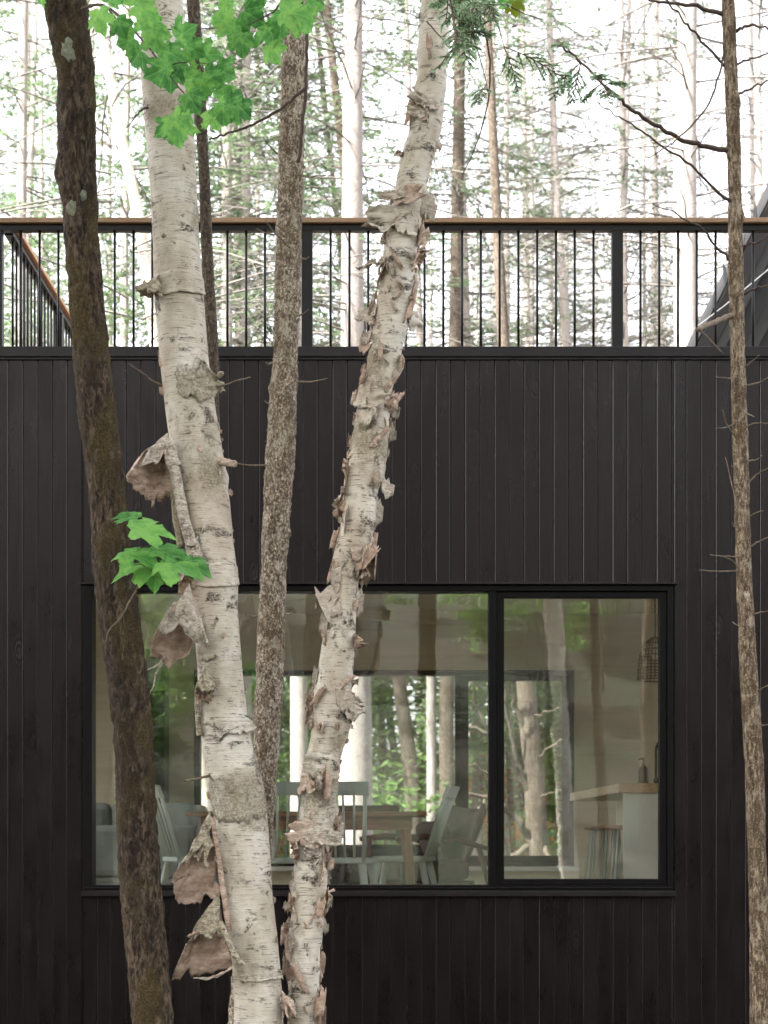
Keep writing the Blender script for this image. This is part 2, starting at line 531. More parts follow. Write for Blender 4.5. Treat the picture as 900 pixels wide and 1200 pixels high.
M['leaf_shade'] = leaf_mat('shade_leaves', [(0.04, 0.07, 0.025), (0.06, 0.10, 0.035), (0.08, 0.125, 0.04)], 0.35, 0.5)
M['leaf_orange'] = leaf_mat('autumn_leaves', [(0.14, 0.2, 0.04), (0.38, 0.16, 0.035), (0.5, 0.13, 0.03)], 0.5, 0.5)
for q, v_ in (('black_paint', 0.12), ('flashing', 0.22), ('black_metal', 0.2)): M[q].node_tree.nodes['Principled BSDF'].inputs['Specular IOR Level'].default_value = v_
M['glass'] = glass_mat()
M['plywood'] = wood_mat('plywood_lining', (0.58, 0.51, 0.38), (0.70, 0.62, 0.48), (1.2, 1.2, 14), 0.55)
M['ceiling'] = simple('ceiling_lining', (0.68, 0.62, 0.49), 0.7, 0.06, 3, 0.03)
M['room_floor'] = wood_mat('room_floor_wood', (0.40, 0.33, 0.25), (0.54, 0.46, 0.36), (20, 2, 20), 0.4)
M['mint'] = simple('mint_paint', (0.54, 0.60, 0.545), 0.5, 0.06, 12, 0.03)
M['table_wood'] = wood_mat('table_wood', (0.20, 0.085, 0.035), (0.38, 0.19, 0.09), (4, 40, 40), 0.35)
M['leg_wood'] = wood_mat('turned_leg_wood', (0.24, 0.11, 0.05), (0.42, 0.22, 0.11), (40, 40, 4), 0.4)
M['dark_wood'] = wood_mat('walnut', (0.06, 0.03, 0.018), (0.13, 0.065, 0.04), (40, 6, 40), 0.4)
M['butcher'] = wood_mat('butcher_block', (0.40, 0.25, 0.12), (0.60, 0.42, 0.24), (40, 4, 60), 0.4)
M['white_panel'] = simple('white_panel', (0.76, 0.76, 0.72), 0.45, 0.04, 3, 0.02)
M['sofa'] = cloth_mat('blue_grey_fabric', (0.27, 0.305, 0.30))
M['cushion'] = cloth_mat('pale_cushion_fabric', (0.50, 0.46, 0.38))
M['armchair'] = cloth_mat('taupe_fabric', (0.16, 0.138, 0.118))
M['dark_cloth'] = cloth_mat('charcoal_fabric', (0.05, 0.05, 0.05))
M['rattan'] = simple('rattan', (0.16, 0.085, 0.045), 0.6, 0.3, 60, 0.2)
M['wicker'] = simple('wicker', (0.17, 0.10, 0.06), 0.7, 0.4, 50, 0.4)
M['shingle'] = simple('slate_shingle', (0.012, 0.016, 0.022), 0.5, 0.3, 9, 0.2)
M['gable_board'] = simple('gable_boards', (0.006, 0.0045, 0.0042), 0.6, 0.25, 8, 0.1)
M['grey_metal'] = simple('grey_metal_trim', (0.03, 0.031, 0.029), 0.45, 0.12, 4, 0.05)
M['dark_soffit'] = simple('dark_soffit', (0.016, 0.0125, 0.0115), 0.6, 0.25, 8, 0.1)
def ground_z(x, y):
    if y > 6: return -9.0 * (1 - math.exp(-(y - 6) / 26))
    return 18.0 * (1 - math.exp(-(-14 - y) / 26)) if y < -14 else 0.0
def ground_mat():
    m = Mat('forest_floor')
    a = m.noise(m.coords(), 0.7, 6, 0.6); b = m.noise(m.coords(), 18, 6, 0.7)
    c = m.ramp(b, [(0.38, (0.012, 0.009, 0.006)), (0.5, (0.035, 0.025, 0.015)), (0.62, (0.075, 0.054, 0.032))])
    c = m.mix(m.ramp(a, [(0.42, 0.0), (0.6, 0.8)]), c, (0.022, 0.038, 0.012))
    m.color(c).rough(0.95); m.bump(b, 1.0, 0.05)
    return m.m
M['ground'] = ground_mat()

# ------------------------------------------------------------------ ground
def build_ground():
    n = 90
    g = np.linspace(-1, 1, n)
    xs = np.sign(g) * (np.abs(g) ** 2.2) * 320
    V, Fc = [], []
    for j, y in enumerate(xs):
        for i, x in enumerate(xs):
            r = math.hypot(x, y)
            z = 0.0
            if r > 7:
                z += 0.35 * noise.noise(Vector((x * 0.08, y * 0.08, 3))) * min(1, (r - 7) / 10)
            z += ground_z(x, y)                     # hill added behind the camera to block mirrored sky; falls away behind the house
            V.append((x, y, z))
    for j in range(n - 1):
        for i in range(n - 1):
            a = j * n + i
            Fc.append((a, a + 1, a + n + 1, a + n))
    o = link('ground', np_mesh('ground', V, Fc), None, [M['ground']])
    tag(o, 'leaf-littered forest floor under the trees', None, None, 'structure')
build_ground()

# ------------------------------------------------------------------ house
house = thing('house', 'black-stained timber house with one wide window and a roof terrace', 'house', (0, 0, 0))
BACK = 4.62                                             # outside face of the rear wall
FLOOR = EYE - 0.61
CEIL = FLOOR + 2.40
WALL_TOP = WZ(407)
CAP_BOT = WZ(420)
DECK_Z = EYE + 2.40
XL, XR = -4.3, 4.3
# window opening in the front wall
OX0, OX1, OZ0, OZ1 = WX(97), WX(790), WZ(1047), WZ(685)
PITCH = 17.27 * D_CAM / F_PX
PH = WX(476)

front_wall = MB()
for b in ((XL, OX0, 0.022, 0.20, -0.1, CAP_BOT), (OX1, XR, 0.022, 0.20, -0.1, CAP_BOT),
          (OX0, OX1, 0.022, 0.20, OZ1, CAP_BOT), (OX0, OX1, 0.022, 0.20, -0.1, OZ0)):
    front_wall.box(*b)
front_wall = front_wall.build('front_wall', M['dark_soffit'], house)

def board_mesh(w, h, t=0.021, ch=0.0036):
    # a vertical board with chamfered long edges; origin at the bottom centre of its face
    prof = [(-w / 2, t), (-w / 2, ch), (-w / 2 + ch, 0), (w / 2 - ch, 0), (w / 2, ch), (w / 2, t)]
    V = [(x, y, z) for z in (0, h) for x, y in prof]
    m = bpy.data.meshes.new('board')
    k = len(prof)
    Fc = [[i, (i + 1) % k, k + (i + 1) % k, k + i] for i in range(k)] + [list(range(k))[::-1], list(range(k, 2 * k))]
    m.from_pydata(V, [], Fc); m.update()
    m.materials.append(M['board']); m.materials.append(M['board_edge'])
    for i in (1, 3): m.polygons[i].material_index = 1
    return m
rng = random.Random(4)
k0, k1 = int((XL - PH) / PITCH), int((XR - PH) / PITCH)
bm_cache = {}
def put_board(x0, x1, z0, z1):
    w = round(x1 - x0 - 0.0014, 4)
    key = (w, round(z0, 3), round(z1, 3))
    if key not in bm_cache: bm_cache[key] = board_mesh(w, z1 - z0)
    o = bpy.data.objects.new('board', bm_cache[key])
    COL.objects.link(o); o.parent = front_wall
    o.location = ((x0 + x1) / 2, rng.uniform(-0.0012, 0.0012), z0)
for k in range(k0, k1):
    a, b = PH + k * PITCH, PH + (k + 1) * PITCH
    if b <= OX0 or a >= OX1:
        put_board(a, b, -0.05, CAP_BOT)
    else:
        # boards cut by the side of the opening keep a full-height strip
        if a < OX0: put_board(a, OX0, -0.05, CAP_BOT)
        if b > OX1: put_board(OX1, b, -0.05, CAP_BOT)
        aa, bb = max(a, OX0), min(b, OX1)
        if bb - aa > 0.012:
            put_board(aa, bb, OZ1 + 0.004, CAP_BOT)
            put_board(aa, bb, -0.05, OZ0 - 0.004)

# parapet flashing
MB().box(XL - 0.03, XR + 0.03, -0.022, 0.24, CAP_BOT + 0.004, WALL_TOP).build('parapet_cap', M['flashing'], house, 0.004)
MB().box(XL - 0.03, XR + 0.03, -0.012, 0.02, CAP_BOT - 0.010, CAP_BOT + 0.003).build('drip_edge', M['flashing'], house, 0.002)
# roof terrace and shell
box('roof_deck', (XL, XR, 0.24, BACK - 0.2, DECK_Z - 0.18, DECK_Z), M['deck'], house)
rw = MB()
FX0, FX1, FZ0, FZ1 = -1.56, 1.56, EYE - 0.275, EYE + 1.335     # rear window opening
for b in ((XL, FX0, BACK - 0.2, BACK, -0.1, DECK_Z + 0.05), (FX1, XR, BACK - 0.2, BACK, -0.1, DECK_Z + 0.05),
          (FX0, FX1, BACK - 0.2, BACK, FZ1, DECK_Z + 0.05), (FX0, FX1, BACK - 0.2, BACK, -0.1, FZ0)):
    rw.box(*b)
rw.build('rear_wall', M['dark_soffit'], house)
SWY = (0.6, 4.1, FLOOR + 0.1, FLOOR + 2.25)                # unseen window added in each end wall to brighten the room
def holed(x0, x1, y0, y1, z0, z1):
    h = MB()
    h.box(x0, x1, y0, SWY[0], z0, z1); h.box(x0, x1, SWY[1], y1, z0, z1)
    h.box(x0, x1, SWY[0], SWY[1], z0, SWY[2]); h.box(x0, x1, SWY[0], SWY[1], SWY[3], z1)
    return h
for x0, x1 in ((XL, XL + 0.2), (XR - 0.2, XR)):
    holed(x0, x1, 0.2, BACK - 0.2, -0.1, DECK_Z + 0.05).build('side_wall', M['dark_soffit'], house)
    w = bpy.data.objects.new('added_side_window', None); COL.objects.link(w); w.parent = house
    xm = (x0 + x1) / 2
    fr = MB()
    for b in ((SWY[0], SWY[0] + 0.06, SWY[2], SWY[3]), (SWY[1] - 0.06, SWY[1], SWY[2], SWY[3]), (SWY[0] + 0.06, SWY[1] - 0.06, SWY[2], SWY[2] + 0.06), (SWY[0] + 0.06, SWY[1] - 0.06, SWY[3] - 0.06, SWY[3])):
        fr.box(xm - 0.05, xm + 0.05, *b)
    fr.build('frame', M['black_paint'], w)
    box('pane', (xm - 0.004, xm + 0.004, SWY[0] + 0.06, SWY[1] - 0.06, SWY[2] + 0.06, SWY[3] - 0.06), M['glass'], w)
# room
RX0, RX1, RY0, RY1 = XL + 0.203, XR - 0.203, 0.203, BACK - 0.203
box('room_floor', (RX0, RX1, RY0, RY1, FLOOR - 0.1, FLOOR), M['room_floor'], house)
box('room_ceiling', (RX0, RX1, RY0, RY1, CEIL, CEIL + 0.1), M['ceiling'], house)
for x0, x1 in ((RX0, RX0 + 0.03), (RX1 - 0.03, RX1)):
    holed(x0, x1, RY0, RY1, FLOOR, CEIL).build('room_wall', M['plywood'], house)
rl = MB()
for b in ((RX0, FX0, RY1 - 0.02, RY1, FLOOR, CEIL), (FX1, RX1, RY1 - 0.02, RY1, FLOOR, CEIL),
          (FX0, FX1, RY1 - 0.02, RY1, FZ1, CEIL), (FX0, FX1, RY1 - 0.02, RY1, FLOOR, FZ0)):
    rl.box(*b)
rl.build('room_wall', M['plywood'], house)
fl = MB()
for b in ((RX0, OX0, RY0, RY0 + 0.02, FLOOR, CEIL), (OX1, RX1, RY0, RY0 + 0.02, FLOOR, CEIL),
          (OX0, OX1, RY0, RY0 + 0.02, OZ1, CEIL), (OX0, OX1, RY0, RY0 + 0.02, FLOOR, OZ0)):
    fl.box(*b)
fl.build('room_wall', M['plywood'], house)
box('ceiling_track', (-0.35, 0.98, RY1 - 0.32, RY1 - 0.05, CEIL - 0.085, CEIL - 0.002), M['plywood'], house, 0.004)
box('window_ledge', (FX0 - 0.03, FX1 + 0.03, RY1 - 0.10, RY1 + 0.16, FZ0 - 0.035, FZ0), M['white_panel'], house, 0.003)

def window(parent, name, x0, x1, z0, z1, mull, y_face, fw, sash_w, flip=1, sash=True):
    """fixed light on the left and a framed sash on the right of the mullion"""
    w = bpy.data.objects.new(name, None); COL.objects.link(w); w.parent = parent
    y0, y1 = (y_face, y_face + 0.14 * flip)
    ya, yb = min(y0, y1), max(y0, y1)
    fr = MB()
    fr.box(x0, x0 + fw[0], ya, yb, z0, z1); fr.box(x1 - fw[1], x1, ya, yb, z0, z1)
    fr.box(x0 + fw[0], x1 - fw[1], ya, yb, z1 - fw[2], z1); fr.box(x0 + fw[0], x1 - fw[1], ya, yb, z0, z0 + fw[3])
    fr.box(mull[0], mull[1], ya + 0.002, yb - 0.002, z0 + fw[3], z1 - fw[2])
    fr.build('frame', M['black_paint'], w, 0.003)
    gy = y_face + 0.055 * flip
    box('pane', (x0 + fw[0], mull[0], gy - 0.004, gy + 0.004, z0 + fw[3], z1 - fw[2]), M['glass'], w)
    sx0, sx1, sz0, sz1 = mull[1], x1 - fw[1], z0 + fw[3], z1 - fw[2]
    s = MB(); a, b, c, d = sash_w
    yA, yB = sorted((y_face + 0.018 * flip, y_face + 0.075 * flip))
    s.box(sx0 + 0.001, sx0 + a, yA, yB, sz0 + 0.001, sz1 - 0.001); s.box(sx1 - b, sx1 - 0.001, yA, yB, sz0 + 0.001, sz1 - 0.001)
    s.box(sx0 + a, sx1 - b, yA, yB, sz1 - c, sz1 - 0.001); s.box(sx0 + a, sx1 - b, yA, yB, sz0 + 0.001, sz0 + d)
    s.build('sash', M['black_paint'], w, 0.003)
    box('pane', (sx0 + a, sx1 - b, gy - 0.004, gy + 0.004, sz0 + d, sz1 - c), M['glass'], w)
    return w
pxm = D_CAM / F_PX
win = window(house, 'front_window', OX0 + 0.004, OX1 - 0.004, OZ0 + 0.004, OZ1 - 0.004, (WX(573), WX(582)), -0.006,
             (10 * pxm, 7 * pxm, 7 * pxm, 9 * pxm), (9 * pxm, 9 * pxm, 7 * pxm, 7 * pxm))
MB().box(OX0 - 0.012, OX1 + 0.014, -0.03, 0.02, OZ1 - 0.002, OZ1 + 0.010).build('head_flashing', M['flashing'], win, 0.002)
MB().box(OX0 - 0.004, OX1 + 0.006, -0.042, 0.02, OZ0 - 0.016, OZ0 + 0.016).build('sill', M['flashing'], win, 0.004)
MB().box(OX0 + 0.01, OX1 - 0.01, -0.016, -0.007, OZ0 + 0.030, OZ0 + 0.034).build('sill_bead', M['flashing'], win, 0.001)
window(house, 'rear_window', FX0 + 0.003, FX1 - 0.003, FZ0 + 0.002, FZ1 - 0.003, (0.585, 0.63), BACK - 0.19,
       (0.045, 0.035, 0.035, 0.035), (0.065, 0.055, 0.045, 0.05))

# upper gable with shingled slope standing on the terrace
gable = bpy.data.objects.new('roof_gable', None); COL.objects.link(gable); gable.parent = house
GY0, GY1 = 2.55, 4.35
def gp(px, py): 
    p = P(px, py, D_CAM + GY0); return p.x, p.z
(gx0, gz0), (gx1, gz1) = gp(818, 404), gp(900, 240)
slope = (gz1 - gz0) / (gx1 - gx0)
ang = math.atan(slope)
dirv = Vector((math.cos(ang), 0, math.sin(ang)))
nrm = Vector((-math.sin(ang), 0, math.cos(ang)))          # outward from the slope
bx, bz = gx0 - (gz0 - DECK_Z) / slope, DECK_Z
Lslope = 4.3
def slab(name, o0, o1, ya, yb, mat, l0=0.0, l1=Lslope, bev=0.003):
    A = Vector((bx, 0, bz))
    mm = MB()
    vs_ = []
    for y in (ya, yb):
        for l, o in ((l0, o0), (l1, o0), (l1, o1), (l0, o1)):
            q = A + dirv * l + nrm * o
            vs_.append(Vector((q.x, y, max(q.z, DECK_Z))))
    mm.v = vs_
    mm.f = [[0, 1, 2, 3], [7, 6, 5, 4], [0, 4, 5, 1], [1, 5, 6, 2], [2, 6, 7, 3], [3, 7, 4, 0]]
    return mm.build(name, mat, gable, bev)
slab('barge_board', -0.13, 0.0, GY0, GY0 + 0.04, M['gable_board'])
slab('metal_trim', -0.215, -0.132, GY0 + 0.05, GY0 + 0.09, M['grey_metal'])
slab('barge_board', -0.36, -0.217, GY0 + 0.12, GY0 + 0.16, M['gable_board'])
slab('metal_trim', -0.47, -0.362, GY0 + 0.25, GY0 + 0.29, M['grey_metal'])
slab('roof_slope', -0.12, 0.015, GY0 + 0.042, GY1, M['gable_board'], 0.1)
slab('soffit', -0.66, -0.121, GY0 + 0.30, GY1 - 0.01, M['gable_board'], 0.0)
slab('soffit', -0.36, -0.121, GY0 + 0.165, GY0 + 0.24, M['gable_board'], 0.0)
gw = MB()
A0 = Vector((bx, 0, bz)) + nrm * -0.45
gw.v = [Vector((bx + 0.52, y, bz)) for y in (GY0 + 0.5, GY1)] + [Vector((bx + 0.52 + 2.2, y, bz + 2.2 * slope)) for y in (GY0 + 0.5, GY1)] + [Vector((bx + 2.75, y, bz)) for y in (GY0 + 0.5, GY1)]
gw.f = [[0, 2, 4], [1, 5, 3], [0, 1, 3, 2], [2, 3, 5, 4], [0, 4, 5, 1]]
gw.build('gable_wall', M['gable_board'], gable)
# shingles: pointed plates lapped up the slope, tips lifting clear of it
sh = bpy.data.meshes.new('shingle')
pr = [(0, 0.0), (0.07, 0.055), (0.17, 0.075), (0.27, 0.06), (0.27, -0.06), (0.17, -0.075), (0.07, -0.055)]
sv = [(l, y, 0.0) for l, y in pr] + [(l, y, 0.007) for l, y in pr]
sn = len(pr)
sh.from_pydata(sv, [], [list(range(sn))[::-1], list(range(sn, 2 * sn))] + [[i, (i + 1) % sn, sn + (i + 1) % sn, sn + i] for i in range(sn)])
sh.update(); sh.materials.append(M['shingle'])
rng = random.Random(8)
for i in range(16):
    for j in range(1):
        l = 0.3 + i * 0.235
        y = GY0 + 0.06
        o = bpy.data.objects.new('shingle', sh); COL.objects.link(o); o.parent = gable
        q = Vector((bx, 0, bz)) + dirv * l + nrm * 0.012
        lift = R(24 + 10 * math.sin(i * 2.4))
        Mx = Matrix((-dirv, Vector((0, 1, 0)), nrm)).transposed().to_4x4()
        # the broad end is fixed to the slope, the pointed end stands up from it
        o.matrix_local = Matrix.Translation((q.x, y, q.z)) @ Mx @ Matrix.Rotation(lift, 4, 'Y') @ Matrix.Diagonal((0.56, 0.72, 0.7, 1)) @ Matrix.Translation((-0.27, 0, 0))
cable = MB()
pa, pb = P(798, 397, D_CAM + 2.3), P(905, 312, D_CAM + 2.3)
pd = (pa - pb).normalized()
cable.tube([pa + pd * 0.25, pa, (pa + pb) / 2 + Vector((0, 0, -0.01)), pb, pb - pd * 0.6], 0.004, 6)
tag(cable.build('roof_cable', simple('pale_cable', (0.55, 0.55, 0.55), 0.4)), 'thin pale cable stretched along the sloping roof beside the terrace', 'cable')

# ------------------------------------------------------------------ terrace railings
RAIL_TOP, RY = WZ(259) , 0.14
rail = thing('terrace_railing', 'black metal terrace railing with brown wooden cap along the parapet', 'railing', (0, RY, DECK_Z))
rail_side = thing('terrace_railing', 'black railing with orange wooden cap running back from left corner', 'railing', (0, 0, DECK_Z))
def rel(o, b): 
    l = o.location
    return (b[0] - l.x, b[1] - l.x, b[2] - l.y, b[3] - l.y, b[4] - l.z, b[5] - l.z)
s_r = F_PX / (D_CAM + RY)
def RXp(px): return (px - 450) / s_r
def RZp(py): return EYE + (HOR - py) / s_r
cap_t, cap_b, band_b = RZp(258.5), RZp(264.5), RZp(271.5)
box('cap', rel(rail, (XL, XR, RY - 0.055, RY + 0.055, cap_b, cap_t)), M['rail_wood'], rail, 0.004)
box('top_bar', rel(rail, (XL, XR, RY - 0.025, RY + 0.025, band_b, cap_b - 0.001)), M['black_metal'], rail, 0.002)
box('bottom_bar', rel(rail, (XL, XR, RY - 0.02, RY + 0.02, WALL_TOP - 0.10, WALL_TOP - 0.06)), M['black_metal'], rail, 0.002)
ph_ = bpy.data.meshes.new('post')
for px in (-366, -3, 360, 723, 1086):
    x = RXp(px)
    box('post', rel(rail, (x - 0.032, x + 0.032, RY - 0.028, RY + 0.028, DECK_Z, band_b - 0.001)), M['black_metal'], rail, 0.003)
bal = MB().tube([(0, 0, WALL_TOP - 0.062 - DECK_Z), (0, 0, band_b - DECK_Z)], 0.0075, 8).mesh('baluster', True)
bal.materials.append(M['black_metal'])
for p0 in (-366, -3, 360, 723):
    for k in range(15):
        o = bpy.data.objects.new('baluster', bal); COL.objects.link(o); o.parent = rail
        o.location = (RXp(p0 + 27.5 + 22 * k), 0, 0)
SX = -2.165
box('cap', rel(rail_side, (SX - 0.05, SX + 0.05, RY + 0.06, 4.3, cap_b, cap_t - 0.002)), M['rail_wood_y'], rail_side, 0.004)
box('top_bar', rel(rail_side, (SX - 0.025, SX + 0.025, RY + 0.06, 4.3, band_b, cap_b - 0.001)), M['black_metal'], rail_side, 0.002)
box('bottom_bar', rel(rail_side, (SX - 0.02, SX + 0.02, RY + 0.06, 4.3, WALL_TOP - 0.10, WALL_TOP - 0.06)), M['black_metal'], rail_side, 0.002)
for y in (1.72, 3.3, 4.27):
    box('post', rel(rail_side, (SX - 0.03, SX + 0.03, y - 0.03, y + 0.03, DECK_Z, band_b - 0.001)), M['black_metal'], rail_side, 0.003)
y = 0.30
while y < 4.2:
    if min(abs(y - q) for q in (1.72, 3.3, 4.27)) > 0.05:
        o = bpy.data.objects.new('baluster', bal); COL.objects.link(o); o.parent = rail_side
        o.location = (SX, y, 0)
    y += 0.106

# ------------------------------------------------------------------ furniture
def make_chair(label, loc, rz):
    """spindle-back chair; local +y is the front of the seat"""
    t = thing('spindle_chair', label, 'chair', loc, rz, 'mint spindle chairs around the table')
    s = MB()
    w, d = 0.21, 0.20
    pts = []
    for k in range(20):
        a = 2 * math.pi * k / 20
        c, q = math.cos(a), math.sin(a)
        pts.append((math.copysign(abs(c) ** 0.55, c) * w, math.copysign(abs(q) ** 0.55, q) * d))
    b0 = len(s.v)
    for z, sc_ in ((0.425, 0.93), (0.432, 1.0), (0.452, 1.0), (0.458, 0.96)):
        for x, y in pts: s.v.append(Vector((x * sc_, y * sc_, z)))
    for i in range(3):
        for k in range(20):
            s.f.append([b0 + i * 20 + k, b0 + i * 20 + (k + 1) % 20, b0 + (i + 1) * 20 + (k + 1) % 20, b0 + (i + 1) * 20 + k])
    s.f.append([b0 + k for k in range(20)][::-1]); s.f.append([b0 + 60 + k for k in range(20)])
    s.build('seat', M['mint'], t)
    for sx in (-1, 1):
        for sy in (-1, 1):
            MB().tube([(sx * 0.15, sy * 0.14, 0.43), (sx * 0.172, sy * 0.172, 0.28), (sx * 0.21, sy * 0.225, 0.0)], [0.025, 0.023, 0.013], 10).build('leg', M['mint'], t, smooth=True)
        MB().tube([(sx * 0.19, 0.19, 0.16), (sx * 0.19, -0.19, 0.16)], 0.009, 8).build('stretcher', M['mint'], t, smooth=True)
    MB().tube([(-0.19, 0.0, 0.16), (0.19, 0.0, 0.16)], 0.009, 8).build('stretcher', M['mint'], t, smooth=True)
    for k in range(7):
        u = (k - 3) / 3
        thick = 0.013 if abs(u) == 1 else 0.0075
        MB().tube([(u * 0.165, -0.165 - 0.012 * (1 - u * u), 0.44), (u * 0.185, -0.235 - 0.015 * (1 - u * u), 0.66), (u * 0.20, -0.30 - 0.015 * (1 - u * u), 0.85)], [thick, thick, thick * 0.9], 8).build('spindle', M['mint'], t, smooth=True)
    tr = MB()
    for k in range(8):
        u0, u1 = -1.12 + 2.24 * k / 8, -1.12 + 2.24 * (k + 1) / 8
        b = len(tr.v)
        for u in (u0, u1):
            for dy, z in ((-0.012, 0.835), (0.012, 0.83), (0.004, 0.905), (-0.022, 0.91)):
                tr.v.append(Vector((u * 0.20, -0.298 - 0.017 * (1 - u * u) + dy - (z - 0.83) * 0.28, z)))
        for i in range(4):
            tr.f.append([b + i, b + (i + 1) % 4, b + 4 + (i + 1) % 4, b + 4 + i])
        if k == 0: tr.f.append([b + 3, b + 2, b + 1, b])
        if k == 7: tr.f.append([b + 4, b + 5, b + 6, b + 7])
    tr.build('top_rail', M['mint'], t)
    return t
make_chair('pale mint spindle-back chair at the left end of the table', (-1.20, 1.30, FLOOR), R(-66))
make_chair('pale mint spindle-back chair seen between the thin trunk and ragged birch', (-0.66, 0.72, FLOOR), R(6))
make_chair('pale mint spindle-back chair just right of the ragged birch', (-0.255, 0.70, FLOOR), R(-10))
make_chair('pale mint spindle-back chair side-on at right end of table', (0.13, 1.5, FLOOR), R(80))

tb = thing('dining_table', 'brown wooden dining table with tapered legs behind the window', 'table', (-0.49, 1.52, FLOOR))
box('table_top', (-0.76, 0.76, -0.42, 0.42, 0.715, 0.745), M['table_wood'], tb, 0.006)
for ya in (-0.35, 0.35): box('apron', (-0.66, 0.66, ya - 0.011, ya + 0.011, 0.63, 0.714), M['table_wood'], tb)
for xa in (-0.66, 0.66): box('apron', (xa - 0.011, xa + 0.011, -0.338, 0.338, 0.63, 0.714), M['table_wood'], tb)
for sx in (-1, 1):
    for sy in (-1, 1):
        MB().tube([(sx * 0.62, sy * 0.31, 0.714), (sx * 0.64, sy * 0.325, 0.5), (sx * 0.69, sy * 0.37, 0)], [0.036, 0.034, 0.018], 12).build('leg', M['leg_wood'], tb, smooth=True)
tr = thing('serving_tray', 'low dark wooden tray lying on the dining table', 'tray', (-0.1, 1.72, FLOOR + 0.746))
box('base', (-0.2, 0.2, -0.13, 0.13, 0.0, 0.012), M['dark_wood'], tr)
rim = MB(); rim.box(-0.2, 0.2, -0.13, -0.115, 0.0125, 0.045); rim.box(-0.2, 0.2, 0.115, 0.13, 0.0125, 0.045); rim.box(-0.2, -0.185, -0.114, 0.114, 0.0125, 0.045); rim.box(0.185, 0.2, -0.114, 0.114, 0.0125, 0.045)
rim.build('rim', M['dark_wood'], tr)

ot = thing('ottoman', 'dark charcoal upholstered bench behind the dining table', 'bench', (0.02, 3.2, FLOOR))
box('cushion', (-0.42, 0.36, -0.3, 0.3, 0.2, 0.52), M['dark_cloth'], ot, 0.05)
for sx in (-0.36, 0.30):
    for sy in (-0.24, 0.24):
        MB().tube([(sx, sy, 0.21), (sx, sy, 0)], [0.02, 0.014], 8).build('leg', M['dark_wood'], ot)

def make_armchair():
    t = thing('armchair', 'taupe upholstered armchair with dark wooden arms by the rear window', 'armchair', (0.27, 2.65, FLOOR), R(112))
    # local +y front
    s = MB(); s.box(-0.29, 0.29, -0.26, 0.30, 0.27, 0.42); s.build('seat_cushion', M['armchair'], t, 0.05, seg=3)
    V, Fc = [], []
    nu, nv = 13, 11
    for side in (0, 1):
        for j in range(nv):
            v = j / (nv - 1)
            for i in range(nu):
                u = -1 + 2 * i / (nu - 1)
                wv = 0.27 + 0.06 * math.sin(v * math.pi * 0.5)
                top = 0.80 + 0.035 * abs(u) ** 3 - 0.015 * (1 - abs(u))
                z = 0.36 + v * (top - 0.36)
                y = -0.24 - 0.20 * v + 0.11 * abs(u) ** 2.2 * (0.3 + 0.7 * v)
                th = 0.085 * (1 - 0.75 * max(abs(u) ** 6, (2 * v - 1) ** 8 if v > 0.5 else 0))
                V.append((u * wv, y + (th / 2 if side else -th / 2), z))
    n0 = nu * nv
    for j in range(nv - 1):
        for i in range(nu - 1):
            a = j * nu + i
            Fc.append([a, a + 1, a + nu + 1, a + nu])
            Fc.append([n0 + a, n0 + a + nu, n0 + a + nu + 1, n0 + a + 1])
    edge = [i for i in range(nu)] + [j * nu + nu - 1 for j in range(1, nv)] + [(nv - 1) * nu + i for i in range(nu - 2, -1, -1)] + [j * nu for j in range(nv - 2, 0, -1)]
    for a, b in zip(edge, edge[1:] + edge[:1]): Fc.append([a, n0 + a, n0 + b, b])
    me = bpy.data.meshes.new('backrest'); me.from_pydata(V, [], Fc); me.update()
    me.polygons.foreach_set('use_smooth', [True] * len(me.polygons))
    bo = link('backrest', me, t, [M['armchair']])
    sd = bo.modifiers.new('sub', 'SUBSURF'); sd.levels = 1; sd.render_levels = 1
    MB().box(-0.2, 0.2, -0.06, 0.06, -0.15, 0.15, Matrix.Translation((0.02, -0.12, 0.55)) @ Matrix.Rotation(R(-22), 4, 'X')).build('pillow', M['armchair'], t, 0.055, seg=3)
    for sx in (-1, 1):
        MB().tube([(sx * 0.335, -0.36, 0.50), (sx * 0.35, -0.1, 0.565), (sx * 0.35, 0.15, 0.585), (sx * 0.345, 0.34, 0.565)], [0.018, 0.024, 0.026, 0.018], 10).build('arm', M['dark_wood'], t, smooth=True)
        MB().tube([(sx * 0.33, 0.27, 0.57), (sx * 0.335, 0.30, 0.0)], [0.021, 0.014], 10).build('leg', M['dark_wood'], t, smooth=True)
        MB().tube([(sx * 0.33, -0.30, 0.51), (sx * 0.335, -0.44, 0.0)], [0.021, 0.014], 10).build('leg', M['dark_wood'], t, smooth=True)
    MB().box(-0.32, 0.32, -0.27, -0.245, 0.22, 0.27).box(-0.32, 0.32, 0.27, 0.295, 0.22, 0.268).build('frame', M['dark_wood'], t)
make_armchair()

bk = thing('wicker_basket', 'low brown wicker basket on the floor in front of the armchair', 'basket', (0.36, 2.0, FLOOR))
wb = MB()
for i in range(11):
    z = 0.012 + i * 0.024
    r = 0.15 + 0.025 * math.sin(i / 10 * math.pi * 0.7)
    ring = [(r * 1.25 * math.cos(a), r * math.sin(a), z + 0.004 * math.sin(a * 12 + i * math.pi)) for a in [2 * math.pi * k / 36 for k in range(37)]]
    wb.tube(ring, 0.0125, 6, False)
wb.build('weave', M['wicker'], bk, smooth=True)
lt = MB().lathe([(0.12, 0.0), (0.14, 0.004)], 24); lt.build('base', M['wicker'], bk)

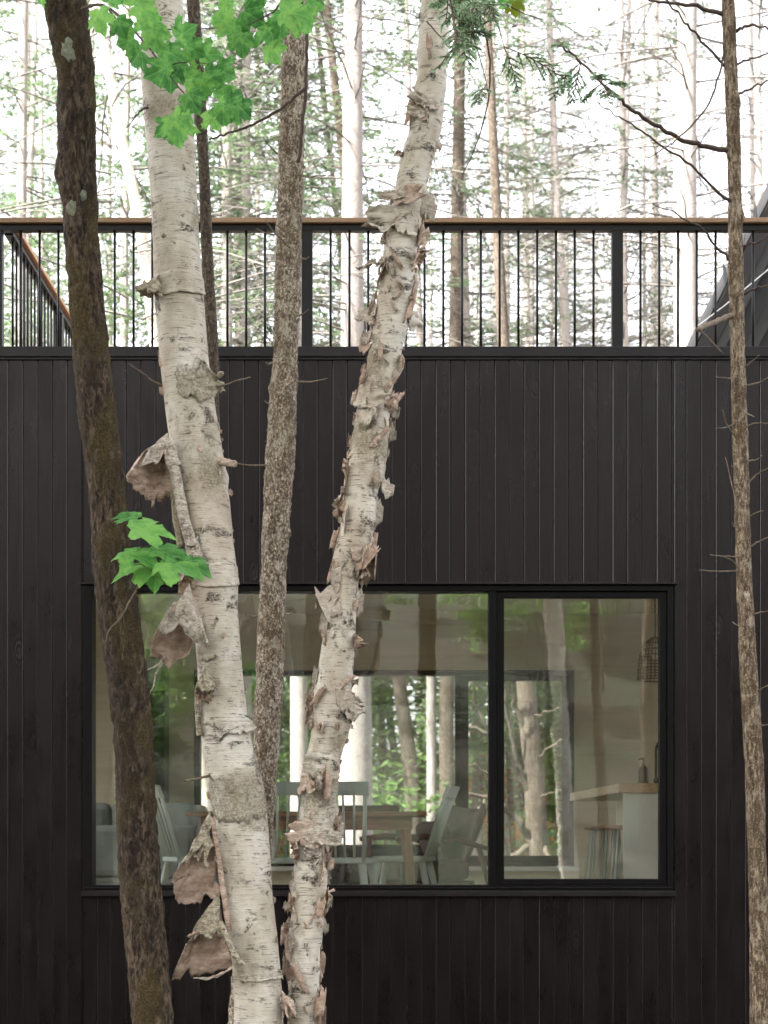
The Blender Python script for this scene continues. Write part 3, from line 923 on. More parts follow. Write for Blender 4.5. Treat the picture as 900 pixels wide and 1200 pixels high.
def make_sofa():
    t = thing('sofa', 'blue-grey fabric sofa at the left end of the room', 'sofa', (-1.95, 2.75, FLOOR))
    box('base', (-0.62, 0.62, -0.4, 0.4, 0.07, 0.30), M['sofa'], t, 0.03)
    box('arm', (-0.80, -0.625, -0.42, 0.42, 0.07, 0.665), M['sofa'], t, 0.045)
    box('arm', (0.625, 0.80, -0.42, 0.42, 0.07, 0.665), M['sofa'], t, 0.045)
    box('backrest', (-0.62, 0.62, -0.42, -0.23, 0.301, 0.665), M['sofa'], t, 0.045)
    for x0 in (-0.61, 0.003):
        box('back_cushion', (x0, x0 + 0.606, -0.228, -0.06, 0.47, 0.825), M['sofa'], t, 0.05)
        box('seat_cushion', (x0, x0 + 0.606, -0.228, 0.40, 0.302, 0.468), M['sofa'], t, 0.04)
    for sx in (-0.7, 0.7):
        for sy in (-0.34, 0.34): MB().tube([(sx, sy, 0.075), (sx, sy, 0.0)], [0.025, 0.018], 8).build('leg', M['dark_wood'], t)
make_sofa()
cs = MB().box(-0.21, 0.21, -0.06, 0.06, -0.17, 0.17, Matrix.Rotation(R(8), 4, 'X')).build('cushion', M['cushion'], None, 0.055, seg=3)
cs.location = (-1.49, 2.86, FLOOR + 0.645)
tag(cs, 'pale beige cushion propped at the right end of the sofa', 'cushion')
cb = thing('tall_cabinet', 'tall narrow dark cabinet standing between sofa and rear window', 'cabinet', (-1.83, 4.2, FLOOR))
box('carcass', (-0.075, 0.075, -0.15, 0.15, 0, 2.08), M['dark_soffit'], cb, 0.004)
box('door', (-0.07, 0.07, -0.168, -0.152, 0.04, 2.05), M['black_paint'], cb, 0.003)

isl = thing('kitchen_island', 'kitchen island with thick wooden counter and white end panel', 'kitchen island', (1.47, 1.05, FLOOR))
box('countertop', (0, 1.0, 0, 2.85, 0.862, 0.922), M['butcher'], isl, 0.004)
box('end_panel', (0.035, 0.97, 0.03, 0.07, 0.0, 0.861), M['white_panel'], isl, 0.003)
box('end_panel', (0.36, 0.97, 2.77, 2.81, 0.0, 0.861), M['white_panel'], isl, 0.003)
box('cabinet_side', (0.36, 0.40, 0.072, 2.768, 0.0, 0.861), M['plywood'], isl)
box('cabinet_side', (0.93, 0.97, 0.072, 2.768, 0.0, 0.861), M['white_panel'], isl)

def make_stool(label, loc):
    t = thing('bar_stool', label, 'stool', loc, 0, 'stools under the island counter')
    s = MB().lathe([(0.145, 0.635), (0.155, 0.64), (0.155, 0.655), (0.148, 0.66)], 22)
    s.build('seat', M['table_wood'], t, smooth=False)
    for k in range(4):
        a = math.pi / 4 + k * math.pi / 2
        MB().tube([(0.11 * math.cos(a), 0.11 * math.sin(a), 0.636), (0.17 * math.cos(a), 0.17 * math.sin(a), 0)], 0.011, 8).build('leg', M['mint'], t, smooth=True)
    for z, r in ((0.24, 0.145),):
        MB().tube([(r * math.cos(a), r * math.sin(a), z) for a in [2 * math.pi * k / 24 for k in range(25)]], 0.007, 6, False).build('foot_ring', M['mint'], t, smooth=True)
    for k in range(4):
        a = k * math.pi / 2
        MB().tube([(0.11 * math.cos(a), 0.11 * math.sin(a), 0.636), (0.145 * math.cos(a), 0.145 * math.sin(a), 0.24)], 0.006, 6).build('rod', M['mint'], t, smooth=True)
for i, (y, lb) in enumerate(((1.42, 'mint-legged stool under the counter, nearest to the white end panel'), (2.0, 'mint-legged stool under the counter, second from the white end panel'),
                             (2.6, 'mint-legged stool under the counter, third from the white end panel'), (3.3, 'mint-legged stool under the counter, farthest from the white end panel'))):
    make_stool(lb, (1.665, y, FLOOR))

fc = thing('kitchen_faucet', 'black gooseneck faucet on the wooden island counter', 'faucet', (1.86, 2.05, FLOOR + 0.923))
MB().lathe([(0.026, 0), (0.026, 0.012), (0.016, 0.02), (0.0155, 0.06)], 16).build('base', M['black_metal'], fc, smooth=True)
MB().tube([(0, 0, 0.05), (0, 0, 0.24)] + [(0.085 - 0.085 * math.cos(a), 0, 0.25 + 0.085 * math.sin(a)) for a in [math.pi * k / 10 for k in range(11)]] + [(0.17, 0, 0.19)], 0.0095, 10).build('spout', M['black_metal'], fc, smooth=True)
MB().tube([(0, 0.0, 0.045), (0, -0.055, 0.06)], 0.006, 8).build('lever', M['black_metal'], fc, smooth=True)
sb = thing('soap_dispenser', 'dark soap bottle with pump standing beside the faucet', 'bottle', (1.715, 1.65, FLOOR + 0.923))
MB().lathe([(0.031, 0.0), (0.033, 0.006), (0.033, 0.10), (0.028, 0.118), (0.013, 0.13), (0.013, 0.14)], 18).build('bottle', M['black_metal'], sb, smooth=True)
MB().tube([(0, 0, 0.141), (0, 0, 0.175), (-0.004, 0, 0.178), (-0.035, 0, 0.172)], [0.006, 0.006, 0.008, 0.005], 8).build('pump', M['black_metal'], sb, smooth=True)

pl = thing('pendant_lamp', 'brown rattan cage pendant lamp hanging over the island', 'lamp', (1.87, 2.15, CEIL))
zb = EYE + 1.055 - CEIL
MB().tube([(0, 0, 0), (0, 0, zb + 0.29)], 0.004, 6).build('cord', M['black_metal'], pl)
prof = [(0.03, zb + 0.29), (0.075, zb + 0.25), (0.105, zb + 0.17), (0.118, zb + 0.08), (0.122, zb)]
cg = MB()
for k in range(26):
    a = 2 * math.pi * k / 26
    cg.tube([(r * math.cos(a), r * math.sin(a), z) for r, z in prof], 0.0032, 5)
cg.build('ribs', M['rattan'], pl, smooth=True)
hp = MB()
for i, (r, z) in enumerate(prof + [(0.09, zb + 0.21), (0.112, zb + 0.125), (0.12, zb + 0.04)]):
    hp.tube([((r + 0.002) * math.cos(a), (r + 0.002) * math.sin(a), z) for a in [2 * math.pi * k / 28 for k in range(29)]], 0.006 if z == zb else 0.004, 5, False)
hp.build('hoops', M['rattan'], pl, smooth=True)
MB().lathe([(0.012, zb + 0.29), (0.02, zb + 0.26), (0.02, zb + 0.22), (0.03, zb + 0.17), (0.012, zb + 0.135)], 14).build('bulb', M['white_panel'], pl, smooth=True)

# ------------------------------------------------------------------ trunks
def trunk_path(pix, d, top=None, ground=True):
    """pix: (row, centre column, width) in the photo at distance d -> [(x,y,z,r)] bottom to top"""
    pts = []
    for e in sorted(pix, key=lambda e: -e[0]):
        dd = d + (e[3] if len(e) > 3 else 0)
        p = P(e[1], e[0], dd)
        pts.append((p.x, p.y, p.z, 0.5 * e[2] * dd / F_PX))
    if ground:
        a, b = pts[0], pts[1]
        k = (a[2] + 0.15) / max(b[2] - a[2], 0.1)
        k = min(k, 2.5)
        gx = a[0] - (b[0] - a[0]) * 0.6 * k
        pts.insert(0, (a[0] - (b[0] - a[0]) * 0.35 * k, a[1], a[2] * 0.35, a[3] * 1.12))
        pts.insert(0, (gx, a[1], -0.15, a[3] * 1.5))
    if top is not None:
        a, b = pts[-1], pts[-3]
        dz = top - a[2]
        sx = max(-0.12, min(0.12, (a[0] - b[0]) / max(a[2] - b[2], 0.1)))
        for q in (0.04, 0.12, 0.24):
            pts.append((a[0] + sx * dz * q, a[1] + 0.05 * q, a[2] + dz * q, a[3] * (1 - 0.4 * q)))
        pts.append((a[0] + sx * dz * 0.4, a[1] + 0.02, a[2] + dz * 0.4, a[3] * 0.82))
        pts.append((a[0] + sx * dz * 0.8, a[1] + 0.06, top, a[3] * 0.35))
    return pts

KEEP = []
def trunk_obj(name, pts, mat, parent, seg=40, step=0.014, lump=0.05, rough=0.015, knots=(), rag=0, seed=0, zfine=6.6):
    dense = catmull(pts, 24)
    # resample evenly, finer in the part the photograph shows
    cum = [0.0]
    for a, b in zip(dense, dense[1:]): cum.append(cum[-1] + float(np.linalg.norm(b[:3] - a[:3])))
    cum = np.array(cum); D = np.array(dense)
    s, ss = 0.0, []
    while s < cum[-1]:
        ss.append(s)
        z = np.interp(s, cum, D[:, 2])
        s += step if z < zfine else 0.12
    ss.append(cum[-1])
    C = np.stack([np.interp(ss, cum, D[:, i]) for i in range(4)], 1)
    N = len(C)
    V = np.zeros((N, seg, 3))
    off = Vector((seed * 13.7, seed * 7.1, seed * 3.3))
    for i in range(N):
        a, b = C[max(i - 1, 0)], C[min(i + 1, N - 1)]
        t = Vector(b[:3] - a[:3]).normalized()
        e1 = (Vector((1, 0, 0)) - t * t.x).normalized()
        e2 = t.cross(e1)
        c = Vector(C[i][:3]); r = C[i][3]
        for k in range(seg):
            al = 2 * math.pi * k / seg
            d = e1 * math.cos(al) + e2 * math.sin(al)
            p = c + d * r
            q = p + off
            f = 1 + lump * noise.noise(Vector((q.x * 4, q.y * 4, q.z * 2.2))) + lump * 0.5 * noise.noise(Vector((q.x * 11, q.y * 11, q.z * 6)))
            g = rough * noise.noise(Vector((q.x * 38, q.y * 38, q.z * 16))) + rough * 0.6 * noise.noise(Vector((q.x * 90, q.y * 90, q.z * 50)))
            if rag:
                st = noise.noise(Vector((q.x * 9, q.y * 9, q.z * 9)))
                g += rag * (1.0 if st > 0.08 else (0.0 if st < 0.0 else st / 0.08))
            for (kz, ka, kr, amp) in knots:
                da = (al - ka + math.pi) % (2 * math.pi) - math.pi
                dd = ((p.z - kz) ** 2 + (da * r) ** 2) / (kr * kr)
                if dd < 6: g += amp * math.exp(-dd)
            V[i, k] = p + d * ((f - 1) * r + g)
    idx = np.arange(N * seg).reshape(N, seg)
    F = np.stack([idx[:-1], np.roll(idx, -1, 1)[:-1], np.roll(idx, -1, 1)[1:], idx[1:]], -1).reshape(-1, 4)
    o = link(name, np_mesh(name, V.reshape(-1, 3), F), parent, [mat])
    SURF[id(C)] = (lump, rough, off, rag); KEEP.append(C)
    return o, C

SURF = {}
def at_trunk(C, z, al, lift=0.0):
    """point, outward normal, up direction on a trunk surface at height z, angle al (-pi/2 faces the camera)"""
    c = np.array([np.interp(z, C[:, 2], C[:, i]) for i in range(4)])
    c2 = np.array([np.interp(z + 0.05, C[:, 2], C[:, i]) for i in range(4)])
    t = Vector((c2[:3] - c[:3])).normalized()
    e1 = (Vector((1, 0, 0)) - t * t.x).normalized(); e2 = t.cross(e1)
    d = e1 * math.cos(al) + e2 * math.sin(al)
    p = Vector(c[:3]) + d * c[3]
    lump, rough, off, rag_ = SURF[id(C)]
    q = p + off
    g = c[3] * (lump * noise.noise(Vector((q.x * 4, q.y * 4, q.z * 2.2))) + lump * 0.5 * noise.noise(Vector((q.x * 11, q.y * 11, q.z * 6)))) + rag_ * 0.5
    return p + d * (g + lift), d, t, c[3]

maple = thing('maple_tree', 'dark brown mossy trunk with green maple leaves, leftmost tree', 'tree', P(190, 1200, 7.2).xy.to_3d())
birch = thing('birch_tree', 'thick white birch with big curling sheets of peeling bark', 'tree', P(306, 1200, 7.5).xy.to_3d())
thin = thing('young_tree', 'thin dark stem standing close behind the thick white birch', 'tree', P(300, 1200, 7.95).xy.to_3d())
spruce = thing('spruce_tree', 'slender grey scaly trunk between the two birches', 'tree', P(280, 1200, 7.8).xy.to_3d())
rag = thing('birch_tree', 'leaning ragged birch covered in small curled bark flakes', 'tree', P(354, 1200, 7.62).xy.to_3d())
hemlock = thing('hemlock_tree', 'thin straight brown trunk with dead twigs, rightmost tree', 'tree', P(893, 1200, 7.3).xy.to_3d())
def localize(o):
    """keep the world place of a mesh built in world coordinates under its thing"""
    o.matrix_parent_inverse = Matrix.Translation(-o.parent.location)
    return o

maple_px = [(0, 76, 52), (50, 83, 47), (100, 89, 43), (205, 91, 44), (250, 95, 40), (300, 98, 39), (405, 106, 42), (480, 114, 43), (580, 126, 43), (680, 134, 46),
            (760, 145, 46), (850, 156, 46), (960, 160, 45), (1050, 166, 48), (1200, 179, 49)]
o, C_maple = trunk_obj('trunk', trunk_path(maple_px, 7.2, 10.5), M['maple_bark'], maple, lump=0.06, rough=0.009, seed=1,
                       knots=[(P(70, 205, 7.2).z, math.pi, 0.03, 0.022), (P(70, 12, 7.2).z, -1.2, 0.035, 0.010), (P(70, 560, 7.2).z, 0.2, 0.03, 0.006)])
localize(o)
def lichen(parent, C, px, py, d, r, seed, mat):
    z = P(px, py, d).z
    c = np.array([np.interp(z, C[:, 2], C[:, i]) for i in range(4)])
    a = -math.acos(max(-0.95, min(0.95, (P(px, py, d).x - c[0]) / c[3])))
    V, N = [], 22
    for q in (0.0, 0.4, 0.75, 1.0):
        for k in range(N):
            t = 2 * math.pi * k / N
            rr = r * q * (1 + 0.5 * noise.noise(Vector((math.cos(t) * 1.5, math.sin(t) * 1.5, seed))) + 0.35 * noise.noise(Vector((math.cos(t) * 6, math.sin(t) * 6, seed))))
            p, n_, t_, r_ = at_trunk(C, z + rr * math.sin(t) * 1.2, a + rr * math.cos(t) / c[3], (0.0045 if q < 1 else -0.003))
            V.append(tuple(p))
    F = [(i * N + k, i * N + (k + 1) % N, (i + 1) * N + (k + 1) % N, (i + 1) * N + k) for i in range(3) for k in range(N)]
    localize(link('lichen', np_mesh('lichen', V, F), parent, [mat]))
M['lichen'] = simple('grey_green_lichen', (0.15, 0.158, 0.11), 0.95, 0.35, 60, 0.5)
for i, (x, y, r) in enumerate(((84, 68, 10), (86, 249, 8), (101, 236, 5))):
    lichen(maple, C_maple, x, y, 7.2, r * 7.2 / F_PX, i * 3.1, M['lichen'])
birch_px = [(0, 190, 48), (90, 195, 60), (170, 200, 56), (260, 205, 54), (350, 210, 58), (430, 217, 56), (480, 223, 58), (540, 232, 60), (600, 241, 58), (680, 250, 56), (712, 252, 53),
            (775, 257, 52), (840, 262, 56), (880, 268, 58), (930, 278, 62), (1000, 286, 61), (1050, 291, 58), (1130, 300, 56), (1200, 303, 58)]
o, C_birch = trunk_obj('trunk', trunk_path(birch_px, 7.5, 11), M['birch'], birch, seg=48, lump=0.035, rough=0.0016, seed=2,
                       knots=[(P(0, 175, 7.5).z, -0.3, 0.025, 0.012), (P(0, 560, 7.5).z, -0.1, 0.03, 0.01), (P(0, 860, 7.5).z, -0.6, 0.03, 0.008)])
localize(o)
thin_px = [(0, 226, 15), (100, 233, 14), (200, 239, 13), (300, 243, 14), (400, 248, 15), (480, 250, 15), (600, 254, 16), (800, 264, 17), (1000, 283, 18), (1200, 300, 18)]
o, C_thin = trunk_obj('trunk', trunk_path(thin_px, 7.95, 8.5), M['mid_bark'], thin, seg=20, step=0.03, lump=0.12, rough=0.003, seed=3)
localize(o)
spruce_px = [(0, 347, 27), (40, 346, 27), (100, 344, 28), (200, 341, 28), (260, 339, 29), (330, 337, 29), (405, 335, 29), (540, 328, 33), (680, 320, 30), (712, 319, 31), (800, 316, 32),
             (900, 310, 30), (1000, 303, 29), (1100, 291, 28), (1200, 281, 28)]
o, C_spruce = trunk_obj('trunk', trunk_path(spruce_px, 7.8, 12), M['spruce_bark'], spruce, seg=36, lump=0.06, rough=0.007, seed=4,
                        knots=[(P(0, 205, 7.8).z, -1.3, 0.03, 0.012), (P(0, 455, 7.8).z, 3.0, 0.02, 0.01), (P(0, 625, 7.8).z, -0.1, 0.02, 0.01), (P(0, 780, 7.8).z, -2.5, 0.025, 0.009)])
localize(o)
rag_px = [(0, 511, 34), (50, 508, 35), (100, 505, 35), (150, 498, 35), (200, 486, 34), (260, 474, 36), (300, 468, 38), (350, 462, 40), (405, 453, 38), (440, 445, 35), (480, 437, 38), (540, 431, 43),
          (580, 422, 38), (620, 419, 37), (650, 411, 36), (690, 404, 30), (730, 399, 34), (780, 394, 38), (820, 389, 42), (850, 388, 42), (900, 377, 40), (960, 372, 40), (1000, 365, 38), (1050, 362, 38), (1120, 357, 36), (1200, 355, 34)]
o, C_rag = trunk_obj('trunk', trunk_path(rag_px, 7.62, 10.5), M['birch_rag'], rag, seg=48, lump=0.08, rough=0.003, rag=0.004, seed=5)
localize(o)
hem_px = [(0, 853, 15), (100, 857, 15.5), (200, 861, 16), (300, 862, 17), (400, 864, 17), (540, 868, 18), (680, 872, 18.5), (800, 878, 22), (900, 884, 22), (1000, 887, 22), (1100, 890, 23), (1200, 892, 26)]
o, C_hem = trunk_obj('trunk', trunk_path(hem_px, 7.3, 12), M['hemlock_bark'], hemlock, seg=30, lump=0.07, rough=0.0035, seed=6,
                     knots=[(P(0, 120, 7.3).z, 0, 0.02, 0.01), (P(0, 255, 7.3).z, -0.3, 0.025, 0.012), (P(0, 176, 7.3).z, 3, 0.02, 0.01)])
localize(o)
scar = bpy.data.meshes.new('bark_scar')
p, nn, tt, rr = at_trunk(C_hem, P(0, 700, 7.3).z, -1.5, 0.004)
sg = tt.cross(nn).normalized()
pv = [p] + [p + sg * 0.011 * math.cos(a) * (1 + 0.35 * math.sin(3 * a)) + tt * 0.028 * math.sin(a) * (1 + 0.25 * math.cos(5 * a)) - nn * 0.005 for a in [2 * math.pi * k / 14 for k in range(14)]]
scar.from_pydata([tuple(v) for v in pv], [], [[0, 1 + k, 1 + (k + 1) % 14] for k in range(14)])
localize(link('resin_scar', scar, hemlock, [M['peel_out']]))

# ---- twigs and limbs given by their photo outline, each with its own distance
def limb(parent, pts, r0, r1, d, mat, d1=None, name='branch', jit=0.0, seed=0, n=7):
    rg = random.Random(seed)
    d1 = d if d1 is None else d1
    K = len(pts)
    w = [P(x, y, d + (d1 - d) * i / (K - 1)) for i, (x, y) in enumerate(pts)]
    sm = catmull([tuple(v) for v in w], 5)
    sm = [Vector(v) + Vector((rg.gauss(0, jit), rg.gauss(0, jit), rg.gauss(0, jit))) for v in sm]
    rad = [r0 + (r1 - r0) * i / (len(sm) - 1) for i in range(len(sm))]
    o = MB().tube(sm, rad, n).build(name, mat, parent, smooth=True)
    return localize(o) if parent is not None and parent.parent is None else o
hem_limbs = [
    ([(853, 177), (822, 169), (796, 162), (772, 149), (748, 134), (731, 121), (718, 108), (700, 92), (678, 70), (655, 52)], 0.011, 0.004, 7.3, 7.0),
    ([(850, 18), (817, 8), (787, 4), (763, 0), (735, -8)], 0.010, 0.003, 7.3, 7.15),
    ([(852, 80), (824, 48), (802, 24), (783, 0), (770, -18)], 0.006, 0.0025, 7.3, 7.0),
    ([(848, 52), (843, 87), (828, 126), (796, 161), (781, 173), (760, 185)], 0.0055, 0.002, 7.3, 7.05),
    ([(856, 237), (841, 225), (811, 195), (772, 169), (746, 149), (720, 134), (700, 118)], 0.007, 0.002, 7.3, 6.9),
    ([(857, 305), (838, 287), (822, 268), (788, 248), (765, 240)], 0.006, 0.002, 7.3, 7.0),
    ([(860, 38), (872, 32), (882, 30), (900, 34), (930, 44)], 0.008, 0.003, 7.3, 7.2),
    ([(862, 77), (876, 70), (900, 63), (930, 52)], 0.006, 0.002, 7.3, 7.4),
    ([(865, 110), (880, 104), (900, 95), (925, 84)], 0.006, 0.002, 7.3, 7.4),
    ([(870, 345), (883, 339), (900, 335), (920, 332)], 0.006, 0.003, 7.3, 7.2),
    ([(869, 287), (887, 285), (900, 275), (915, 262)], 0.006, 0.002, 7.3, 7.2),
]
for i, (pts, a, b, d0, d1) in enumerate(hem_limbs):
    limb(hemlock, pts, a, b, d0, M['twig_dark'], d1, jit=0.003, seed=i)
limb(hemlock, [(858, 370), (838, 377), (817, 386)], 0.013, 0.010, 7.3, M['twig'], 7.05, jit=0.002, seed=30)
limb(hemlock, [(820, 387), (832, 398), (847, 414)], 0.006, 0.003, 7.06, M['twig_dark'], 6.95, seed=31)
dead = [(864, 442, 838, 441), (873, 430, 890, 416), (872, 452, 905, 438), (870, 480, 884, 488), (874, 500, 903, 496), (861, 497, 838, 502), (876, 540, 893, 534), (878, 565, 902, 548), (862, 512, 846, 480),
        (879, 605, 895, 598), (880, 640, 903, 628), (866, 600, 850, 535), (867, 652, 832, 650), (868, 669, 820, 668), (868, 620, 858, 612), (868, 672, 848, 652), (884, 720, 900, 716), (871, 735, 858, 728), (888, 810, 905, 800), (889, 850, 903, 846), (866, 560, 857, 545)]
for i, (x0, y0, x1, y1) in enumerate(dead):
    rg = random.Random(i)
    limb(hemlock, [(x0, y0), ((x0 + x1) / 2 + rg.uniform(-3, 3), (y0 + y1) / 2 + rg.uniform(-3, 3)), (x1, y1)], 0.0042, 0.0016, 7.28, M['twig'], 7.2 + rg.uniform(-0.1, 0.1), 'twig', 0.001, i, 5)
for i, (x0, y0, x1, y1) in enumerate([(347, 447, 384, 443), (318, 472, 310, 470), (318, 425, 311, 424), (313, 545, 270, 541), (302, 722, 288, 719), (334, 719, 345, 716), (338, 520, 348, 506), (336, 490, 346, 470), (330, 630, 342, 627),
                                      (345, 275, 322, 262), (340, 290, 310, 258), (324, 275, 300, 268), (352, 302, 362, 301), (347, 370, 362, 362), (325, 180, 308, 160), (345, 205, 384, 205)]):
    limb(spruce, [(x0, y0), ((x0 + x1) / 2, (y0 + y1) / 2 + 2), (x1, y1)], 0.005, 0.002, 7.68, M['twig'], 7.6, 'twig', 0.001, i, 5)
limb(spruce, [(349, 190), (353, 165), (355, 138), (359, 102), (360, 51), (357, 26), (352, -10)], 0.008, 0.007, 7.66, M['twig_dark'], 7.6, 'branch', 0.002, 3)
limb(spruce, [(358, 103), (340, 118), (318, 135), (298, 145), (280, 152), (262, 158), (246, 163)], 0.007, 0.004, 7.62, M['twig_dark'], 7.7, 'branch', 0.002, 4)
limb(birch, [(192, 453), (178, 446), (166, 437), (152, 427)], 0.006, 0.003, 7.48, M['twig'], 7.4, 'twig', 0.001, 5, 6)
limb(birch, [(245, 452), (260, 452), (276, 447), (294, 442)], 0.005, 0.003, 7.45, M['twig'], 7.4, 'twig', 0.001, 6, 6)
limb(birch, [(255, 541), (266, 542), (275, 544)], 0.021, 0.014, 7.45, M['peel_tan'], 7.40, 'stub', 0.002, 7, 9)
limb(birch, [(248, 908), (230, 913), (216, 915)], 0.006, 0.004, 7.45, M['twig'], 7.35, 'twig', 0.001, 8, 6)
limb(birch, [(180, 125), (168, 128), (158, 138), (148, 150)], 0.006, 0.002, 7.45, M['twig_dark'], 7.3, 'twig', 0.002, 9, 6)
limb(rag, [(498, 284), (490, 300), (483, 318)], 0.010, 0.004, 7.55, M['peel_in'], 7.5, 'stub', 0.002, 9, 6)
limb(maple, [(166, 680), (156, 698), (140, 725), (128, 738), (124, 752)], 0.004, 0.0035, 6.98, M['twig'], 7.0, 'twig', 0.001, 10, 6)

# ------------------------------------------------------------------ peeling bark
def sheet(name, fn, nu, nv, parent, mat_out, mat_in, th=0.0012, name_mesh=None):
    """a bent sheet of bark with two real faces, each with its own colour; fn(u,v)->Vector"""
    G = [[fn(i / (nu - 1), j / (nv - 1)) for i in range(nu)] for j in range(nv)]
    nrmG = []
    for j in range(nv):
        row = []
        for i in range(nu):
            du = G[j][min(i + 1, nu - 1)] - G[j][max(i - 1, 0)]
            dv = G[min(j + 1, nv - 1)][i] - G[max(j - 1, 0)][i]
            c = du.cross(dv)
            row.append(c.normalized() if c.length > 1e-12 else Vector((0, 0, 1)))
        nrmG.append(row)
    V = [G[j][i] for j in range(nv) for i in range(nu)] + [G[j][i] - nrmG[j][i] * th for j in range(nv) for i in range(nu)]
    n0 = nu * nv
    Fc, mi = [], []
    for j in range(nv - 1):
        for i in range(nu - 1):
            a = j * nu + i
            Fc.append((a, a + 1, a + nu + 1, a + nu)); mi.append(0)
            Fc.append((n0 + a, n0 + a + nu, n0 + a + nu + 1, n0 + a + 1)); mi.append(1)
    edge = [i for i in range(nu)] + [j * nu + nu - 1 for j in range(1, nv)] + [(nv - 1) * nu + i for i in range(nu - 2, -1, -1)] + [j * nu for j in range(nv - 2, 0, -1)]
    for a, b in zip(edge, edge[1:] + edge[:1]):
        Fc.append((a, n0 + a, n0 + b, b)); mi.append(1)
    m = np_mesh(name, [tuple(v) for v in V], Fc, True, mi)
    m.materials.append(mat_out); m.materials.append(mat_in)
    if parent is None: return m
    return localize(link(name, m, parent))

def cone_curl(parent, apex, front_l, front_r, back_l, back_r, d, mo, mi, seed, depth=0.07, name='bark_curl', rag_f=0.02, nu=64, nv=30):
    """hanging paper cone: short outer lip in front, long inner sheet behind. Pixel corners, distances around d.
       u runs from the trunk-side edge of the back sheet, round the outer (left) fold, to the trunk-side edge of the front lip."""
    A = P(*apex, d)
    BR, BL = P(*back_r, d + depth * 0.5), P(*back_l, d + depth * 0.35)
    FL, FR = P(*front_l, d - depth * 0.55), P(*front_r, d - depth * 0.65)
    ctrl = [BR, BR.lerp(BL, 0.55) + Vector((0, depth * 0.25, -0.012)), BL, FL.lerp(BL, 0.45) + Vector((-0.012, -0.01, 0.004)), FL, FL.lerp(FR, 0.5) + Vector((0, -depth * 0.22, 0.004)), FR]
    cs_ = [Vector(v) for v in catmull([tuple(c) for c in ctrl], 6)]
    ln_ = [ctrl[i].lerp(ctrl[i + 1], k / 6) for i in range(len(ctrl) - 1) for k in range(6)] + [ctrl[-1]]
    rim = [a.lerp(b, 0.55) for a, b in zip(cs_, ln_)]
    off = seed * 5.3
    def fn(u, v):
        x = u * (len(rim) - 1); i = min(int(x), len(rim) - 2)
        q = rim[i].lerp(rim[i + 1], x - i)
        vv = v ** 0.85
        p = A.lerp(q, vv)
        ex = noise.noise(Vector((u * 7, off, 0))) * 1.3 + noise.noise(Vector((u * 21, off, 4))) * 0.9 + noise.noise(Vector((u * 55, off, 4))) * 0.45
        tear = noise.noise(Vector((u * 11, off, 9)))
        ex -= 2.2 * max(0.0, tear - 0.12) / 0.3
        p = p + (q - A).normalized() * rag_f * ex * v ** 1.5
        w = Vector((noise.noise(Vector((u * 5, v * 4, off + 1))), noise.noise(Vector((u * 5, v * 4, off + 2))), noise.noise(Vector((u * 5, v * 4, off + 3)))))
        w2 = Vector((noise.noise(Vector((u * 13, v * 9, off + 1))), noise.noise(Vector((u * 13, v * 9, off + 2))), noise.noise(Vector((u * 13, v * 9, off + 3)))))
        return p + w * 0.028 * (0.1 + v) + w2 * 0.010 * (0.15 + v)
    return sheet(name, fn, nu, nv, parent, mi, mo)

def roll(parent, pts, r0, r1, d, mo, mi, seed, turns=1.25, name='bark_roll'):
    """rolled tube of bark along a photo path"""
    w = [Vector(v) for v in catmull([tuple(P(x, y, d)) for x, y in pts], 8)]
    def fn(u, v):
        x = v * (len(w) - 1); i = min(int(x), len(w) - 2)
        c = w[i].lerp(w[i + 1], x - i)
        r = (r0 + (r1 - r0) * v) * (1 - 0.35 * u) * (1 + 0.16 * noise.noise(Vector((v * 6, seed, u * 3))))
        a = -2.2 + u * turns * 2 * math.pi
        return c + Vector((math.cos(a) * r, math.sin(a) * r, 0.012 * noise.noise(Vector((u * 6, v * 9, seed)))))
    return sheet(name, fn, 26, 24, parent, mi, mo)

DB = 7.46
cone_curl(birch, (196, 508), (149, 552), (212, 546), (176, 586), (207, 574), DB - 0.05, M['peel_out'], M['peel_in'], 1, 0.07, rag_f=0.03)
roll(birch, [(199, 520), (206, 560), (213, 598), (224, 640)], 0.028, 0.030, DB - 0.07, M['peel_out'], M['peel_in'], 2)
roll(birch, [(203, 575), (206, 605), (212, 640)], 0.016, 0.02, DB - 0.03, M['peel_moss'], M['peel_in'], 3)
cone_curl(birch, (232, 628), (212, 676), (238, 660), (206, 690), (232, 700), DB - 0.07, M['peel_out'], M['peel_in'], 4, 0.06)
cone_curl(birch, (222, 684), (186, 742), (240, 752), (178, 776), (232, 786), DB - 0.06, M['peel_out'], M['peel_in'], 5, 0.075, rag_f=0.03)
roll(birch, [(233, 722), (238, 740), (243, 754)], 0.008, 0.004, DB - 0.15, M['peel_out'], M['peel_out'], 6, 1.0)
for (a, b, c, e, sd) in (((192, 770), (184, 780), (171, 786), (160, 792), 1), ((190, 776), (183, 790), (180, 803), (176, 812), 2)):
    limb(birch, [a, b, c, e], 0.006, 0.0015, DB - 0.05, M['peel_out'], DB - 0.1, 'bark_shred', 0.001, sd, 5)
cone_curl(birch, (240, 782), (228, 812), (256, 808), (232, 824), (248, 822), DB - 0.08, M['peel_moss'], M['peel_in'], 7, 0.05)
roll(birch, [(233, 800), (231, 820), (232, 845), (234, 862)], 0.012, 0.015, DB - 0.02, M['peel_moss'], M['peel_in'], 8)
cone_curl(birch, (246, 950), (216, 1012), (248, 1006), (205, 1060), (256, 1046), DB - 0.05, M['peel_moss'], M['peel_in'], 9, 0.06, rag_f=0.03)
roll(birch, [(248, 958), (255, 1000), (262, 1050), (268, 1090)], 0.012, 0.016, DB - 0.055, M['peel_in'], M['peel_in'], 10, 0.8)
